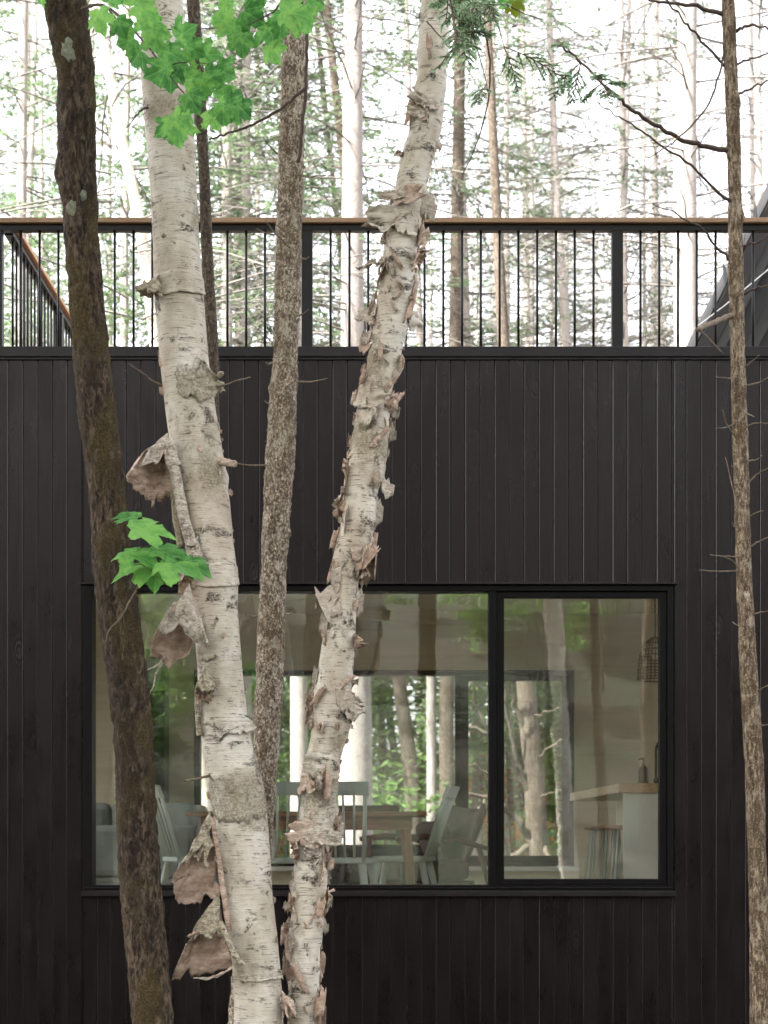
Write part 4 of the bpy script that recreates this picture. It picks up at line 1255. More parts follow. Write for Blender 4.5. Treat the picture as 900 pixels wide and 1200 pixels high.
cone_curl(birch, (256, 1046), (222, 1098), (262, 1100), (203, 1148), (272, 1142), DB - 0.06, M['peel_moss'], M['peel_in'], 11, 0.075, rag_f=0.026)
roll(birch, [(258, 1080), (266, 1100), (274, 1118), (283, 1130)], 0.012, 0.018, DB - 0.15, M['peel_moss'], M['peel_in'], 12)
roll(birch, [(222, 1098), (234, 1092), (246, 1100)], 0.016, 0.014, DB - 0.15, M['peel_moss'], M['peel_in'], 13)
roll(birch, [(228, 1146), (246, 1146), (262, 1140), (272, 1134)], 0.007, 0.006, DB - 0.10, M['peel_out'], M['peel_in'], 14)
cone_curl(birch, (330, 1160), (352, 1186), (338, 1194), (340, 1190), (326, 1188), DB - 0.02, M['peel_out'], M['peel_in'], 15, 0.05)

def band(parent, C, z0, z1, a0, a1, lift, mo, mi, seed, name='bark_band', rg=0.012, flare=0.0, peel_end=0, nu=34, nv=12):
    """a sheet of bark still wrapped round the stem: ragged outline, edges lifting; peel_end (-1/1) is the side that has come away"""
    h = z1 - z0
    def fn(u, v):
        au = u + 0.10 * noise.noise(Vector((v * 5, seed, 8))) * (1 - abs(2 * u - 1) * 0.2) + 0.05 * noise.noise(Vector((v * 16, seed, 9)))
        a = a0 + (a1 - a0) * au
        e = (noise.noise(Vector((u * 5, seed, 0))) + 0.6 * noise.noise(Vector((u * 17, seed, 2))) + 0.3 * noise.noise(Vector((u * 43, seed, 2)))) * rg
        e2 = (noise.noise(Vector((u * 4, seed, 5))) + 0.5 * noise.noise(Vector((u * 15, seed, 6)))) * rg
        tap = h * 0.22 * abs(2 * u - 1) ** 3
        zt, zb_ = z1 + e2 - tap, z0 + e + tap
        z = zt + (zb_ - zt) * v
        p, n_, t_, r_ = at_trunk(C, z, a, 0)
        lf = lift + flare * max(0, v - 0.7) ** 1.5 + 0.003 * noise.noise(Vector((u * 9, v * 6, seed)))
        if peel_end:
            w = max(0.0, (u if peel_end > 0 else 1 - u) - 0.45) / 0.55
            lf += flare * 1.6 * w ** 2 * (0.6 + 0.6 * noise.noise(Vector((v * 4, seed, 3))))
        return p + n_ * (lf + 0.0022)
    return sheet(name, fn, nu, nv, parent, mi, mo, 0.0014)
zz = lambda y: P(0, y, 7.5).z
band(birch, C_birch, zz(352), zz(326), -2.9, 0.1, 0.002, M['birch'], M['peel_in'], 1, rg=0.008, flare=0.03)
band(birch, C_birch, zz(476), zz(432), -1.9, -0.2, 0.001, M['birch_algae'], M['peel_in'], 2, rg=0.05, flare=0.05, peel_end=1)
band(birch, C_birch, zz(692), zz(664), -2.4, 0.2, 0.001, M['birch'], M['peel_in'], 3, rg=0.006, flare=0.02)
band(birch, C_birch, zz(864), zz(842), -2.3, -0.3, 0.001, M['birch_algae'], M['peel_in'], 4, rg=0.022, flare=0.03, peel_end=1)
band(birch, C_birch, zz(962), zz(902), -3.1, 0.3, 0.0, M['birch_algae'], M['peel_in'], 5, rg=0.03, flare=0.015)
band(birch, C_birch, zz(1148), zz(1138), -2.2, 0.2, 0.002, M['birch'], M['peel_in'], 6, rg=0.016, flare=0.03)
cone_curl(birch, (186, 322), (162, 340), (190, 352), (166, 346), (190, 335), DB - 0.05, M['peel_moss'], M['peel_in'], 16, 0.07)

# small curls: a dozen shapes, placed one by one on the ragged birch
def flake_mesh(seed):
    rg = random.Random(seed)
    W, H, k = rg.uniform(0.03, 0.085), rg.uniform(0.025, 0.11), rg.uniform(0.7, 4.6)
    sl = rg.uniform(-0.5, 0.5)
    nu, nv = 9, 7
    xs, ys, x, y = [], [], 0.0, 0.0
    for i in range(nu):
        xs.append(x); ys.append(y)
        a = 0.15 + k * (i / (nu - 1)) ** 1.3
        x += math.cos(a) * W / (nu - 1); y += math.sin(a) * W / (nu - 1)
    def fn(u, v):
        i = round(u * (nu - 1))
        h = H * (0.45 + 0.55 * math.sin(math.pi * (0.2 + 0.7 * u))) * (1 + 0.7 * noise.noise(Vector((u * 5, seed, v))))
        z = (v - 0.5) * h + sl * u * W + 0.022 * noise.noise(Vector((u * 7, v * 5, seed)))
        return Vector((xs[i] + 0.02 * noise.noise(Vector((v * 6, seed, 3))) * u, ys[i], z))
    return sheet('bark_flake', fn, nu, nv, None, M['peel_in'] if seed % 2 else M['peel_tan'], M[('peel_out', 'peel_tan', 'peel_out', 'peel_in')[seed % 4]], 0.0013)
FL = [flake_mesh(i) for i in range(20)]
def flake_matrix(C, z, al, rg, scale, sgn):
    p, n_, t_, r_ = at_trunk(C, z, al, 0.001)
    tg = t_.cross(n_).normalized() * sgn
    Mx = Matrix((tg, n_, t_)).transposed().to_4x4()
    return Matrix.Translation(p) @ Mx @ Matrix.Rotation(R(rg.gauss(0, 22)), 4, 'Y') @ Matrix.Diagonal((scale, scale, scale, 1))
rg = random.Random(77)
clusters = [(60, 20, 3), (140, 25, 5), (240, 22, 12), (285, 20, 14), (330, 25, 18), (375, 22, 18), (412, 14, 8), (455, 16, 14), (485, 14, 12), (530, 18, 9), (560, 12, 8), (600, 16, 12), (640, 12, 8), (672, 14, 16), (705, 14, 14),
            (745, 16, 6), (800, 12, 10), (825, 14, 20), (850, 10, 10), (905, 18, 5), (965, 12, 8), (1000, 18, 16), (1040, 18, 16), (1085, 18, 14), (1130, 20, 14), (1180, 18, 10)]
rb = random.Random(19)
for k in range(26):
    y0 = rb.choice((rb.uniform(0, 1200), rb.uniform(230, 720), rb.uniform(800, 1200)))
    z0 = P(0, y0, 7.62).z
    ac = rb.uniform(-3.3, 0.2); aw = rb.uniform(0.35, 0.95)
    band(rag, C_rag, z0, z0 + rb.uniform(0.03, 0.12), ac - aw, ac + aw, rb.uniform(0.002, 0.008), rb.choice((M['peel_out'], M['birch'], M['peel_tan'], M['peel_out'])), M['peel_in'], 20 + k * 1.7,
         'bark_patch', rb.uniform(0.015, 0.04), rb.uniform(0.03, 0.09), rb.choice((-1, 1)), 22, 9)
parts = []
inv = Matrix.Translation(-rag.location)
def rag_angle():
    q = rg.random()
    return rg.gauss(0, 0.35) if q < 0.3 else (rg.gauss(-math.pi, 0.35) if q < 0.6 else rg.uniform(-math.pi, 0.0))
for yc, sp_, n_ in clusters:
    for k in range(int(n_ * 0.7)):
        z = P(0, rg.gauss(yc, sp_ * 0.6), 7.6).z
        o = bpy.data.objects.new('bark_flake', rg.choice(FL)); COL.objects.link(o); o.parent = rag
        sc_ = min(1.7, rg.lognormvariate(-0.35, 0.45))
        o.matrix_local = inv @ flake_matrix(C_rag, z, rag_angle(), rg, sc_, rg.choice((-1, 1)))
    for k in range(n_):
        parts.append((rg.choice(FL), flake_matrix(C_rag, P(0, rg.gauss(yc, sp_), 7.6).z, rag_angle(), rg, rg.uniform(0.15, 0.45), rg.choice((-1, 1)))))
def join_flakes(name, parts, parent, mats):
    Vs, Fs, Ms, b = [], [], [], 0
    for me, mx in parts:
        n = len(me.vertices); co = np.empty(n * 3, np.float32); me.vertices.foreach_get('co', co)
        co = co.reshape(-1, 3) @ np.array(mx.to_3x3()).T + np.array(mx.translation)
        li = np.empty(len(me.loops), np.int32); me.loops.foreach_get('vertex_index', li)
        mi = np.empty(len(me.polygons), np.int32); me.polygons.foreach_get('material_index', mi)
        Vs.append(co); Fs.append(li.reshape(-1, 4) + b); Ms.append(mi); b += n
    m = np_mesh(name, np.concatenate(Vs), np.concatenate(Fs), True, np.concatenate(Ms))
    for q in mats: m.materials.append(q)
    o = localize(link(name, m, parent)); o['kind'] = 'stuff'
    return o
join_flakes('bark_scales', parts, rag, [M['peel_tan'], M['peel_out']])
parts = []
for k in range(70):
    parts.append((rg.choice(FL), flake_matrix(C_birch, P(0, rg.uniform(380, 1200), 7.5).z, rg.choice((rg.uniform(-0.7, 0.4), rg.uniform(-3.4, -2.6), rg.uniform(-3, 0))), rg, rg.uniform(0.12, 0.42), rg.choice((-1, 1)))))
join_flakes('bark_scales', parts, birch, [M['peel_out'], M['peel_in']])
parts = []
for k in range(260):
    parts.append((rg.choice(FL), flake_matrix(C_spruce, P(0, rg.uniform(0, 1200), 7.8).z, rg.uniform(-3.5, 0.4), rg, rg.uniform(0.06, 0.17), rg.choice((-1, 1)))))
join_flakes('bark_scales', parts, spruce, [M['spruce_bark'], M['spruce_bark']])

# ------------------------------------------------------------------ maple leaves
def maple_leaf(seed):
    rg = random.Random(seed)
    half = [(0.03, 0.03), (0.12, -0.035), (0.24, -0.06), (0.36, -0.03), (0.44, -0.015), (0.58, 0.05), (0.50, 0.10), (0.48, 0.15), (0.44, 0.19), (0.51, 0.235), (0.58, 0.31), (0.67, 0.335), (0.67, 0.42), (0.77, 0.56),
            (0.65, 0.555), (0.60, 0.59), (0.55, 0.67), (0.48, 0.62), (0.41, 0.585), (0.335, 0.55), (0.315, 0.61), (0.32, 0.68), (0.37, 0.745), (0.265, 0.775), (0.20, 0.82), (0.14, 0.90), (0.05, 0.96), (0.0, 1.04)]
    k1, k2 = rg.uniform(0.92, 1.08), rg.uniform(0.92, 1.08)
    out = [(x * k1 * (1 + rg.uniform(-0.07, 0.07)), y + rg.uniform(-0.025, 0.025)) for x, y in half] + [(-x * k2 * (1 + rg.uniform(-0.07, 0.07)), y + rg.uniform(-0.025, 0.025)) for x, y in half[-2::-1]]
    pts = []
    for (x0, y0), (x1, y1) in zip(out, out[1:] + out[:1]):
        pts.append((x0 * 1.5, (y0 - 0.36) * 1.5)); pts.append(((x0 + x1) * 0.75, ((y0 + y1) / 2 - 0.36) * 1.5))
    N = len(pts)
    bend, cup, wav = rg.uniform(0.4, 1.1), rg.uniform(0.2, 0.7), rg.uniform(0, 6)
    def z(x, y):
        # lobes droop, the blade folds up a little along the veins
        a = math.atan2(y + 0.35, x); r = math.hypot(x, y + 0.35)
        return -bend * 0.30 * r * r + cup * 0.35 * abs(x) + 0.05 * r * math.cos(a * 6 + 0.2) + 0.05 * math.sin(4 * x + wav) * math.cos(3 * y + wav)
    V = [(0, 0, z(0, 0))]
    rings = (0.3, 0.55, 0.8, 1.0)
    for q in rings:
        for x, y in pts: V.append((x * q, y * q, z(x * q, y * q)))
    Fc = [[0, 1 + k, 1 + (k + 1) % N] for k in range(N)]
    for i in range(len(rings) - 1):
        for k in range(N):
            a, b = 1 + i * N + k, 1 + i * N + (k + 1) % N
            Fc.append([a, a + N, b + N, b])
    m = bpy.data.meshes.new('leaf'); m.from_pydata(V, [], Fc)
    m.polygons.foreach_set('use_smooth', [True] * len(m.polygons)); m.update()
    m.materials.append(M['leaf_maple'])
    return m
ML = [maple_leaf(i) for i in range(9)]
def put_leaf(parent, px, py, size, ang, tilt, d, seed, yaw=0.0, mesh=None, k=0.76):
    """size: half length in photo pixels; ang: image direction of the tip (degrees, 0 right, 90 up); tilt: lean of the blade away from facing the camera"""
    o = bpy.data.objects.new('leaf', mesh or ML[seed % 9]); COL.objects.link(o); o.parent = parent
    s = k * size * d / F_PX
    Mx = Matrix.Rotation(R(90), 4, 'X')                      # blade x -> right, y -> up, normal -> toward camera (-Y)
    Mx = Matrix.Rotation(R(yaw), 4, 'Z') @ Matrix.Rotation(R(tilt), 4, 'X') @ Mx @ Matrix.Rotation(R(ang - 90), 4, 'Z')
    o.matrix_local = Matrix.Translation(-parent.location) @ Matrix.Translation(P(px, py, d)) @ Mx @ Matrix.Diagonal((s, s, s, 1))
    return o
limb(maple, [(96, 10), (112, 6), (126, 9), (150, 28), (178, 60), (196, 85), (214, 108), (233, 125)], 0.007, 0.002, 7.05, M['twig_dark'], 6.5, 'branch', 0.001, 21)
limb(maple, [(194, 80), (208, 74), (228, 73), (245, 75)], 0.003, 0.0015, 6.6, M['twig_dark'], 6.55, 'twig', 0.001, 22)
limb(maple, [(126, 9), (150, 33), (200, 34), (260, 33)], 0.004, 0.002, 7.0, M['twig_dark'], 6.9, 'twig', 0.001, 23)
limb(maple, [(330, -40), (334, -10), (322, 12), (306, 22), (290, 30)], 0.006, 0.002, 6.6, M['twig_dark'], 6.5, 'branch', 0.001, 24)
top_leaves = [(118, 22, 27, -95, 12), (168, 12, 30, -20, -25), (150, 48, 22, 190, 20), (160, 66, 27, 205, 30), (182, 45, 26, -60, 22), (200, 62, 28, -20, -15), (214, 40, 24, 20, 30), (186, 84, 24, 215, 20), (140, 30, 20, -60, 15), (176, 30, 26, -100, 20), (208, 78, 24, -60, -20), (226, 92, 22, 10, 30), (246, 90, 24, -40, 10), (262, 112, 24, 20, 25), (284, 128, 22, -30, 10), (262, 132, 22, -100, 25), (214, 136, 20, -120, 30), (196, 150, 22, -140, 10), (294, 18, 26, -30, 30), (330, 26, 28, -110, 5), (356, 24, 26, -30, 25), (284, 50, 24, -80, 20), (262, 24, 26, 170, 15), (318, 60, 22, -75, 12),
              (200, 92, 22, -80, 15), (226, 58, 22, -30, 25), (242, 64, 22, -10, 20), (262, 84, 24, -15, 25), (225, 118, 24, -60, 18), (208, 150, 30, -95, 12), (272, 124, 27, -15, 20), (250, 138, 22, -60, 18), (240, 100, 20, -80, 30),
              (274, 35, 31, -115, 12), (318, 38, 29, -70, 10), (342, 14, 34, -5, -12), (300, 6, 26, 150, 25), (160, -6, 26, 100, 30), (130, -4, 20, 60, 30), (48, 0, 10, 200, 20), (265, 3, 18, 30, 20), (368, -8, 26, 20, 25)]
for i, (x, y, s, a, t) in enumerate(top_leaves):
    put_leaf(maple, x, y, s, a, t, 6.50 + 0.2 * ((i * 37) % 7) / 7, i, ((i * 53) % 76) - 38)
low = [(172, 622, 40, 5, -58, 8), (158, 648, 36, -20, -62, -10), (196, 648, 36, -8, -60, 12), (165, 662, 40, -170, -66, 10), (205, 660, 40, -8, -62, -8), (228, 662, 26, -25, -45, 15), (182, 674, 24, -90, -50, 0), (150, 606, 24, 160, -60, 10)]
limb(maple, [(158, 690), (168, 668), (176, 650), (178, 632), (180, 622)], 0.004, 0.002, 6.98, M['twig_dark'], 6.7, 'twig', 0.001, 25)
for (a, b) in (((176, 650), (196, 650)), ((172, 660), (205, 662)), ((178, 640), (160, 646)), ((170, 664), (158, 662))):
    limb(maple, [a, ((a[0] + b[0]) / 2, (a[1] + b[1]) / 2 - 2), b], 0.0018, 0.0012, 6.75, M['twig_dark'], 6.7, 'leaf_stalk', 0, 26)
for i, (x, y, s, a, t, yw) in enumerate(low):
    put_leaf(maple, x, y, s, a, t, 6.66 + 0.04 * (i % 4), i + 2, yw, None, 0.9)
for me_i, (x, y, s, a, t) in enumerate([(545, -2, 18, -60, 10), (560, -4, 18, -100, 15), (600, 0, 20, -70, 15), (578, -10, 20, -120, 10)]):
    o = put_leaf(rag, x, y, s, a, t, 7.0, me_i + 3, 10)
ylf = maple_leaf(99); ylf.materials.clear(); ylf.materials.append(M['leaf_yellow'])
put_leaf(rag, 604, 8, 16, -80, 15, 6.98, 0, 5, ylf)
limb(rag, [(512, -60), (540, -30), (575, -22), (604, -8)], 0.008, 0.002, 7.55, M['twig_dark'], 7.0, 'branch', 0.001, 44)

# ------------------------------------------------------------------ foliage generators
def diamonds(C, Dv, Nv, L, W):
    """leaf-sized four-point faces: base C, direction Dv, blade normal Nv"""
    Dv = Dv / np.linalg.norm(Dv, axis=1, keepdims=True)
    S = np.cross(Dv, Nv); S /= np.maximum(np.linalg.norm(S, axis=1, keepdims=True), 1e-6)
    L = L[:, None]; W = W[:, None]
    V = np.stack([C, C + Dv * L * 0.45 + S * W * 0.5, C + Dv * L, C + Dv * L * 0.45 - S * W * 0.5], 1)
    n = len(C)
    return V.reshape(-1, 3), np.arange(n * 4).reshape(n, 4)

class Tubes:
    def __init__(s): s.V, s.F, s.n = [], [], 0
    def add(s, pts, rad, n=4):
        pts = np.asarray(pts); K = len(pts)
        t = np.gradient(pts, axis=0); t /= np.maximum(np.linalg.norm(t, axis=1, keepdims=True), 1e-9)
        ref = np.array([0, 0, 1.0]) if abs(t[0][2]) < 0.9 else np.array([1.0, 0, 0])
        e1 = np.cross(t, ref); e1 /= np.maximum(np.linalg.norm(e1, axis=1, keepdims=True), 1e-9)
        e2 = np.cross(t, e1)
        a = np.arange(n) * 2 * np.pi / n
        R_ = np.asarray(rad)[:, None, None]
        V = pts[:, None, :] + (e1[:, None, :] * np.cos(a)[None, :, None] + e2[:, None, :] * np.sin(a)[None, :, None]) * R_
        idx = np.arange(K * n).reshape(K, n) + s.n
        F = np.stack([idx[:-1], np.roll(idx, -1, 1)[:-1], np.roll(idx, -1, 1)[1:], idx[1:]], -1).reshape(-1, 4)
        s.V.append(V.reshape(-1, 3)); s.F.append(F); s.n += K * n
    def mesh(s, name): return np_mesh(name, np.concatenate(s.V), np.concatenate(s.F))

def spray(rs, base, dirv, length, T, leaves, r0=0.006, nside=8, dens=11, leaf=(0.035, 0.012), droop=0.25, live=1.0, flat=True):
    """a conifer bough: curved axis, side twigs lying in a plane, needles along the twigs"""
    K = 7
    u = np.linspace(0, 1, K)
    dirv = dirv / np.linalg.norm(dirv)
    side = np.cross(dirv, [0, 0, 1.0]); side /= max(np.linalg.norm(side), 1e-6)
    curl = rs.normal(0, 0.10, 2)
    ax = base + dirv * (u * length)[:, None] + np.array([0, 0, -1.0]) * (droop * length * u ** 1.8)[:, None] + side * (curl[0] * length * u ** 2)[:, None]
    ax += rs.normal(0, 0.012 * length, (K, 3)) * u[:, None]
    T.add(ax, r0 * (1 - 0.8 * u) + 0.0015, 4)
    for k in range(nside):
        uu = 0.22 + 0.76 * (k + rs.rand() * 0.6) / nside
        p = np.array([np.interp(uu, u, ax[:, i]) for i in range(3)])
        sg = 1 if k % 2 else -1
        tl = length * (0.42 * (1.05 - uu) + 0.10) * rs.uniform(0.7, 1.25)
        td = dirv * rs.uniform(0.45, 0.95) + side * sg * rs.uniform(0.6, 1.0) + np.array([0, 0, rs.uniform(-0.35, 0.12)])
        td /= np.linalg.norm(td)
        v = np.linspace(0, 1, 4)
        tw = p + td * (v * tl)[:, None] + np.array([0, 0, -1.0]) * (0.18 * tl * v ** 2)[:, None] + rs.normal(0, 0.02 * tl, (4, 3)) * v[:, None]
        T.add(tw, 0.0028 * (1 - 0.6 * v) + 0.0008, 3)
        if rs.rand() < live:
            n = max(3, int(dens * tl / 0.25))
            w = rs.rand(n) ** 0.8
            c = np.stack([np.interp(w, v, tw[:, i]) for i in range(3)], 1)
            dd = td[None] * rs.uniform(0.3, 1.0, (n, 1)) + np.cross(td, [0, 0, 1.0])[None] * rs.uniform(-1, 1, (n, 1)) + rs.normal(0, 0.25, (n, 3)) + np.array([0, 0, -0.2])
            nn_ = np.array([0, 0, 1.0]) + rs.normal(0, 0.45, (n, 3))
            leaves.append((c, dd, nn_, leaf[0] * rs.uniform(0.6, 1.5, n), leaf[1] * rs.uniform(0.7, 1.5, n)))
        elif rs.rand() < 0.7:
            q = tw[2]; d2 = td + rs.normal(0, 0.6, 3)
            T.add(np.stack([q, q + d2 * tl * 0.25, q + d2 * tl * 0.5 + np.array([0, 0, -0.02])]), [0.0018, 0.0013, 0.0008], 3)

def pack(leaves, name, mat):
    C = np.concatenate([l[0] for l in leaves]); D = np.concatenate([l[1] for l in leaves]); N = np.concatenate([l[2] for l in leaves])
    L = np.concatenate([l[3] for l in leaves]); W = np.concatenate([l[4] for l in leaves])
    V, F = diamonds(C, D, N, L, W)
    m = np_mesh(name, V, F, False); m.materials.append(mat)
    return m

def conifer_protos(seed, H=22.0, live_from=6.0, live_p=(0.15, 0.9), reach=2.3, whorl=0.42, leafmat='needles', dens=15):
    """limbs mesh and needles mesh for one straight conifer standing at the origin"""
    rs = np.random.RandomState(seed)
    T, lv = Tubes(), []
    z = 7.0
    while z < H - 0.4:
        nb = rs.randint(2, 5)
        for k in range(nb):
            a = rs.rand() * 2 * np.pi
            up = rs.uniform(-0.18, 0.30) if z < H * 0.7 else rs.uniform(0.1, 0.5)
            d = np.array([np.cos(a), np.sin(a), up])
            ln = reach * rs.uniform(0.45, 1.0) * (1.0 if z < H * 0.55 else max(0.15, 1 - (z - H * 0.55) / (H * 0.5)))
            f = (z - live_from) / (H - live_from)
            lp = 0.0 if z < live_from * 0.6 else live_p[0] + (live_p[1] - live_p[0]) * max(0, min(1, f * 1.8))
            rb = 0.10 * (1 - z / H) + 0.02
            spray(rs, np.array([np.cos(a) * rb, np.sin(a) * rb, z + rs.uniform(-0.12, 0.12)]), d, ln, T, lv, 0.012, 9, dens, (0.055, 0.02), rs.uniform(0.05, 0.35), lp)
        z += whorl * rs.uniform(0.6, 1.4)
    tm = T.mesh('limbs'); tm.materials.append(M['twig_far'])
    return tm, pack(lv, 'needles', M[leafmat])

def broad_protos(seed, H=7.0, spread=2.4, nleaf=9000, mat='leaf_green', leaf=(0.085, 0.06), zlo=0.25, barkmat='twig_far'):
    """forking stems and leaves of a small broadleaf tree"""
    rs = np.random.RandomState(seed)
    T, lv = Tubes(), []
    tips = []
    def grow(p, d, ln, r, lev):
        K = 5; u = np.linspace(0, 1, K)
        bend = rs.normal(0, 0.22, 3)
        ax = p + d * (u * ln)[:, None] + bend * (ln * u ** 2)[:, None] * 0.5
        T.add(ax, r * (1 - 0.45 * u), 5 if lev < 2 else 3)
        e = ax[-1]; dd = ax[-1] - ax[-2]; dd /= np.linalg.norm(dd)
        if lev >= 2: tips.append((ax[2], e))
        if lev < 4:
            for k in range(rs.randint(2, 4)):
                nd = dd + rs.normal(0, 0.55, 3) + np.array([0, 0, 0.08]); nd /= np.linalg.norm(nd)
                grow(ax[rs.randint(2, K)] if k else e, nd, ln * rs.uniform(0.55, 0.85), r * 0.55, lev + 1)
    grow(np.zeros(3), np.array([0, 0, 1.0]), H * 0.36, 0.045 * H / 7, 0)
    grow(np.array([0, 0, H * zlo]), np.array([0.6, 0.2, 0.75]), H * 0.3, 0.02, 1)
    grow(np.array([0, 0, H * zlo * 1.2]), np.array([-0.6, -0.3, 0.7]), H * 0.3, 0.02, 1)
    per = max(4, nleaf // max(1, len(tips)))
    for a, b in tips:
        n = per
        w = rs.rand(n, 1)
        c = a + (b - a) * w + rs.normal(0, 0.16, (n, 3)) * np.array([1, 1, 0.5])
        dd = rs.normal(0, 1, (n, 3)) * np.array([1, 1, 0.4]) + np.array([0, 0, -0.3])
        nn_ = np.array([0, 0, 1.0]) + rs.normal(0, 0.5, (n, 3))
        lv.append((c, dd, nn_, leaf[0] * rs.uniform(0.6, 1.4, n), leaf[1] * rs.uniform(0.7, 1.3, n)))
    tm = T.mesh('limbs'); tm.materials.append(M[barkmat])
    return tm, pack(lv, 'foliage', M[mat])

DEADC = conifer_protos(15, 22, 14.0, (0.0, 0.35), 3.0, 0.30, 'needles', 12)
CON = [conifer_protos(11, 22, 6.5, (0.25, 0.85)), conifer_protos(12, 24, 8.0, (0.08, 0.7), 2.6), conifer_protos(13, 20, 5.0, (0.4, 0.95), 2.1), conifer_protos(14, 23, 11.0, (0.03, 0.5), 2.8)]
GRN = conifer_protos(16, 21, 3.0, (0.75, 1.0), 2.4, 0.36, 'needles', 22)
BRO = [broad_protos(21, 7.5, nleaf=12000, mat='leaf_fresh'), broad_protos(22, 6.0, nleaf=10000, mat='leaf_fresh'), broad_protos(23, 6.5, nleaf=8000, mat='leaf_orange')]
TALLB = [broad_protos(31, 13.0, nleaf=16000, leaf=(0.085, 0.06), zlo=0.5), broad_protos(32, 12.0, nleaf=14000, leaf=(0.085, 0.06), zlo=0.5)]

def simple_trunk(pts, name, mat, parent, seg=14):
    sm = catmull(pts, 8)
    T = Tubes()
    P3 = np.array([s[:3] for s in sm]); r = np.array([s[3] for s in sm])
    T.add(P3, r, seg)
    o = link(name, T.mesh(name), parent, [mat])
    return o

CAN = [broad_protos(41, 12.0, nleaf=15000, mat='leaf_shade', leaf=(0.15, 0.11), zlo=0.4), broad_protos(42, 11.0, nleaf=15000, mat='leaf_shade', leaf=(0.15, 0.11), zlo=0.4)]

def bg_tree(name, label, pix, d, proto, mat, cat='tree', H=22, group=None, sc=1.0, rz=0.0, bend=True):
    """a tree beyond the house whose stem follows the photo rows given in pix at distance d"""
    pts = []
    for e in sorted(pix, key=lambda e: -e[0]):
        p = P(e[1], e[0], d); pts.append((p.x, p.y, p.z, 0.5 * e[2] * d / F_PX))
    a, b = pts[0], pts[1]
    sl = (b[0] - a[0]) / (b[2] - a[2])
    gz = ground_z(0, d - D_CAM)
    if a[2] > 0.3: pts.insert(0, (a[0] - sl * (a[2] - gz), a[1], gz - 0.4, a[3] * 1.2))
    a, b = pts[-1], pts[-2]
    sl = (a[0] - b[0]) / (a[2] - b[2])
    if a[2] < H - 1: pts.append((a[0] + sl * (H - a[2]), a[1], H, 0.03))
    x0 = pts[0][0]
    t = thing(name, label, cat, (x0, d - D_CAM, gz), 0, group)
    tr_ = simple_trunk([(q[0] - x0, 0, q[2] - gz, q[3]) for q in pts], 'trunk', mat, t)
    if proto is not None:
        lean = (pts[-2][0] - x0) / max(pts[-2][2] - gz, 1)
        for nm, me in zip(('limbs', 'crown'), proto):
            o = bpy.data.objects.new(nm, me); COL.objects.link(o); o.parent = t
            sh_ = Matrix.Rotation(math.atan(lean), 4, 'Y')
            o.matrix_local = sh_ @ Matrix.Rotation(rz, 4, 'Z') @ Matrix.Scale(sc, 4)
    return t

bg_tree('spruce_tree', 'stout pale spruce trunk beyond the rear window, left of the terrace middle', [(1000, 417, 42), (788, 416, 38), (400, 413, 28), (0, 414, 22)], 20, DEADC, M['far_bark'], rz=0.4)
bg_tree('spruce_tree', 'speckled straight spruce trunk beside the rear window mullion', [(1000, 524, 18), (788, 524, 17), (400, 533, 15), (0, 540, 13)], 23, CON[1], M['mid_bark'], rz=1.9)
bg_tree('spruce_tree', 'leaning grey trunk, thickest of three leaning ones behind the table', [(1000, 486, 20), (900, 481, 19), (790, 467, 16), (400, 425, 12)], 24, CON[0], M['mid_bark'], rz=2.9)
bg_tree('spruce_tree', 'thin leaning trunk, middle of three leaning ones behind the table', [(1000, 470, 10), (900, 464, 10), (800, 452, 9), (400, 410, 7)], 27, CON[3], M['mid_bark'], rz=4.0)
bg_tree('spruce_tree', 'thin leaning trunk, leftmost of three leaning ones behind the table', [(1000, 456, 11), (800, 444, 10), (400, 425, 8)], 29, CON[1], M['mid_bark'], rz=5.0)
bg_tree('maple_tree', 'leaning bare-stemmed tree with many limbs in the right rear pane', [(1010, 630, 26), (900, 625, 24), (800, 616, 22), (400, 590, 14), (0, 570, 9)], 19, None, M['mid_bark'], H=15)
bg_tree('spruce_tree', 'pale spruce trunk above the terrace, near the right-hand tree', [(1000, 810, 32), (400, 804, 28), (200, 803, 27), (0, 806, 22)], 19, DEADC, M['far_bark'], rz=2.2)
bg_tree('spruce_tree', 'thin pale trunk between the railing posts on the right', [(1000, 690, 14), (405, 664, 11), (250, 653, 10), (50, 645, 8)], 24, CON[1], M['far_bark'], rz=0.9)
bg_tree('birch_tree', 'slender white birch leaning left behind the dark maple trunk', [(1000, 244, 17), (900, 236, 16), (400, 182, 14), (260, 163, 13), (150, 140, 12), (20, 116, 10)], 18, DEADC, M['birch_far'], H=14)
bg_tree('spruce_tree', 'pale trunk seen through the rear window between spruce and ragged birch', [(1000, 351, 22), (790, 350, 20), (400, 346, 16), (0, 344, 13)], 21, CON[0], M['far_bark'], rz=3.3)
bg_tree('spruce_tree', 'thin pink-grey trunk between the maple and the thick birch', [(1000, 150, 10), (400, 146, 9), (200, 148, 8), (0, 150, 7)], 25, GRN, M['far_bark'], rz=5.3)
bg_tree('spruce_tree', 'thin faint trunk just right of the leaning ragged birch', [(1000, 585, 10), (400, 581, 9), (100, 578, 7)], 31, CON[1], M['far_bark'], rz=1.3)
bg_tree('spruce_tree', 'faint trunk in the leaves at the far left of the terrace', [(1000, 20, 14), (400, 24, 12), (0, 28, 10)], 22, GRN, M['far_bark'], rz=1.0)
bg_tree('spruce_tree', 'faint trunk behind the thick birch above the terrace', [(1000, 290, 12), (400, 288, 11), (0, 290, 9)], 24, GRN, M['far_bark'], rz=0.2)

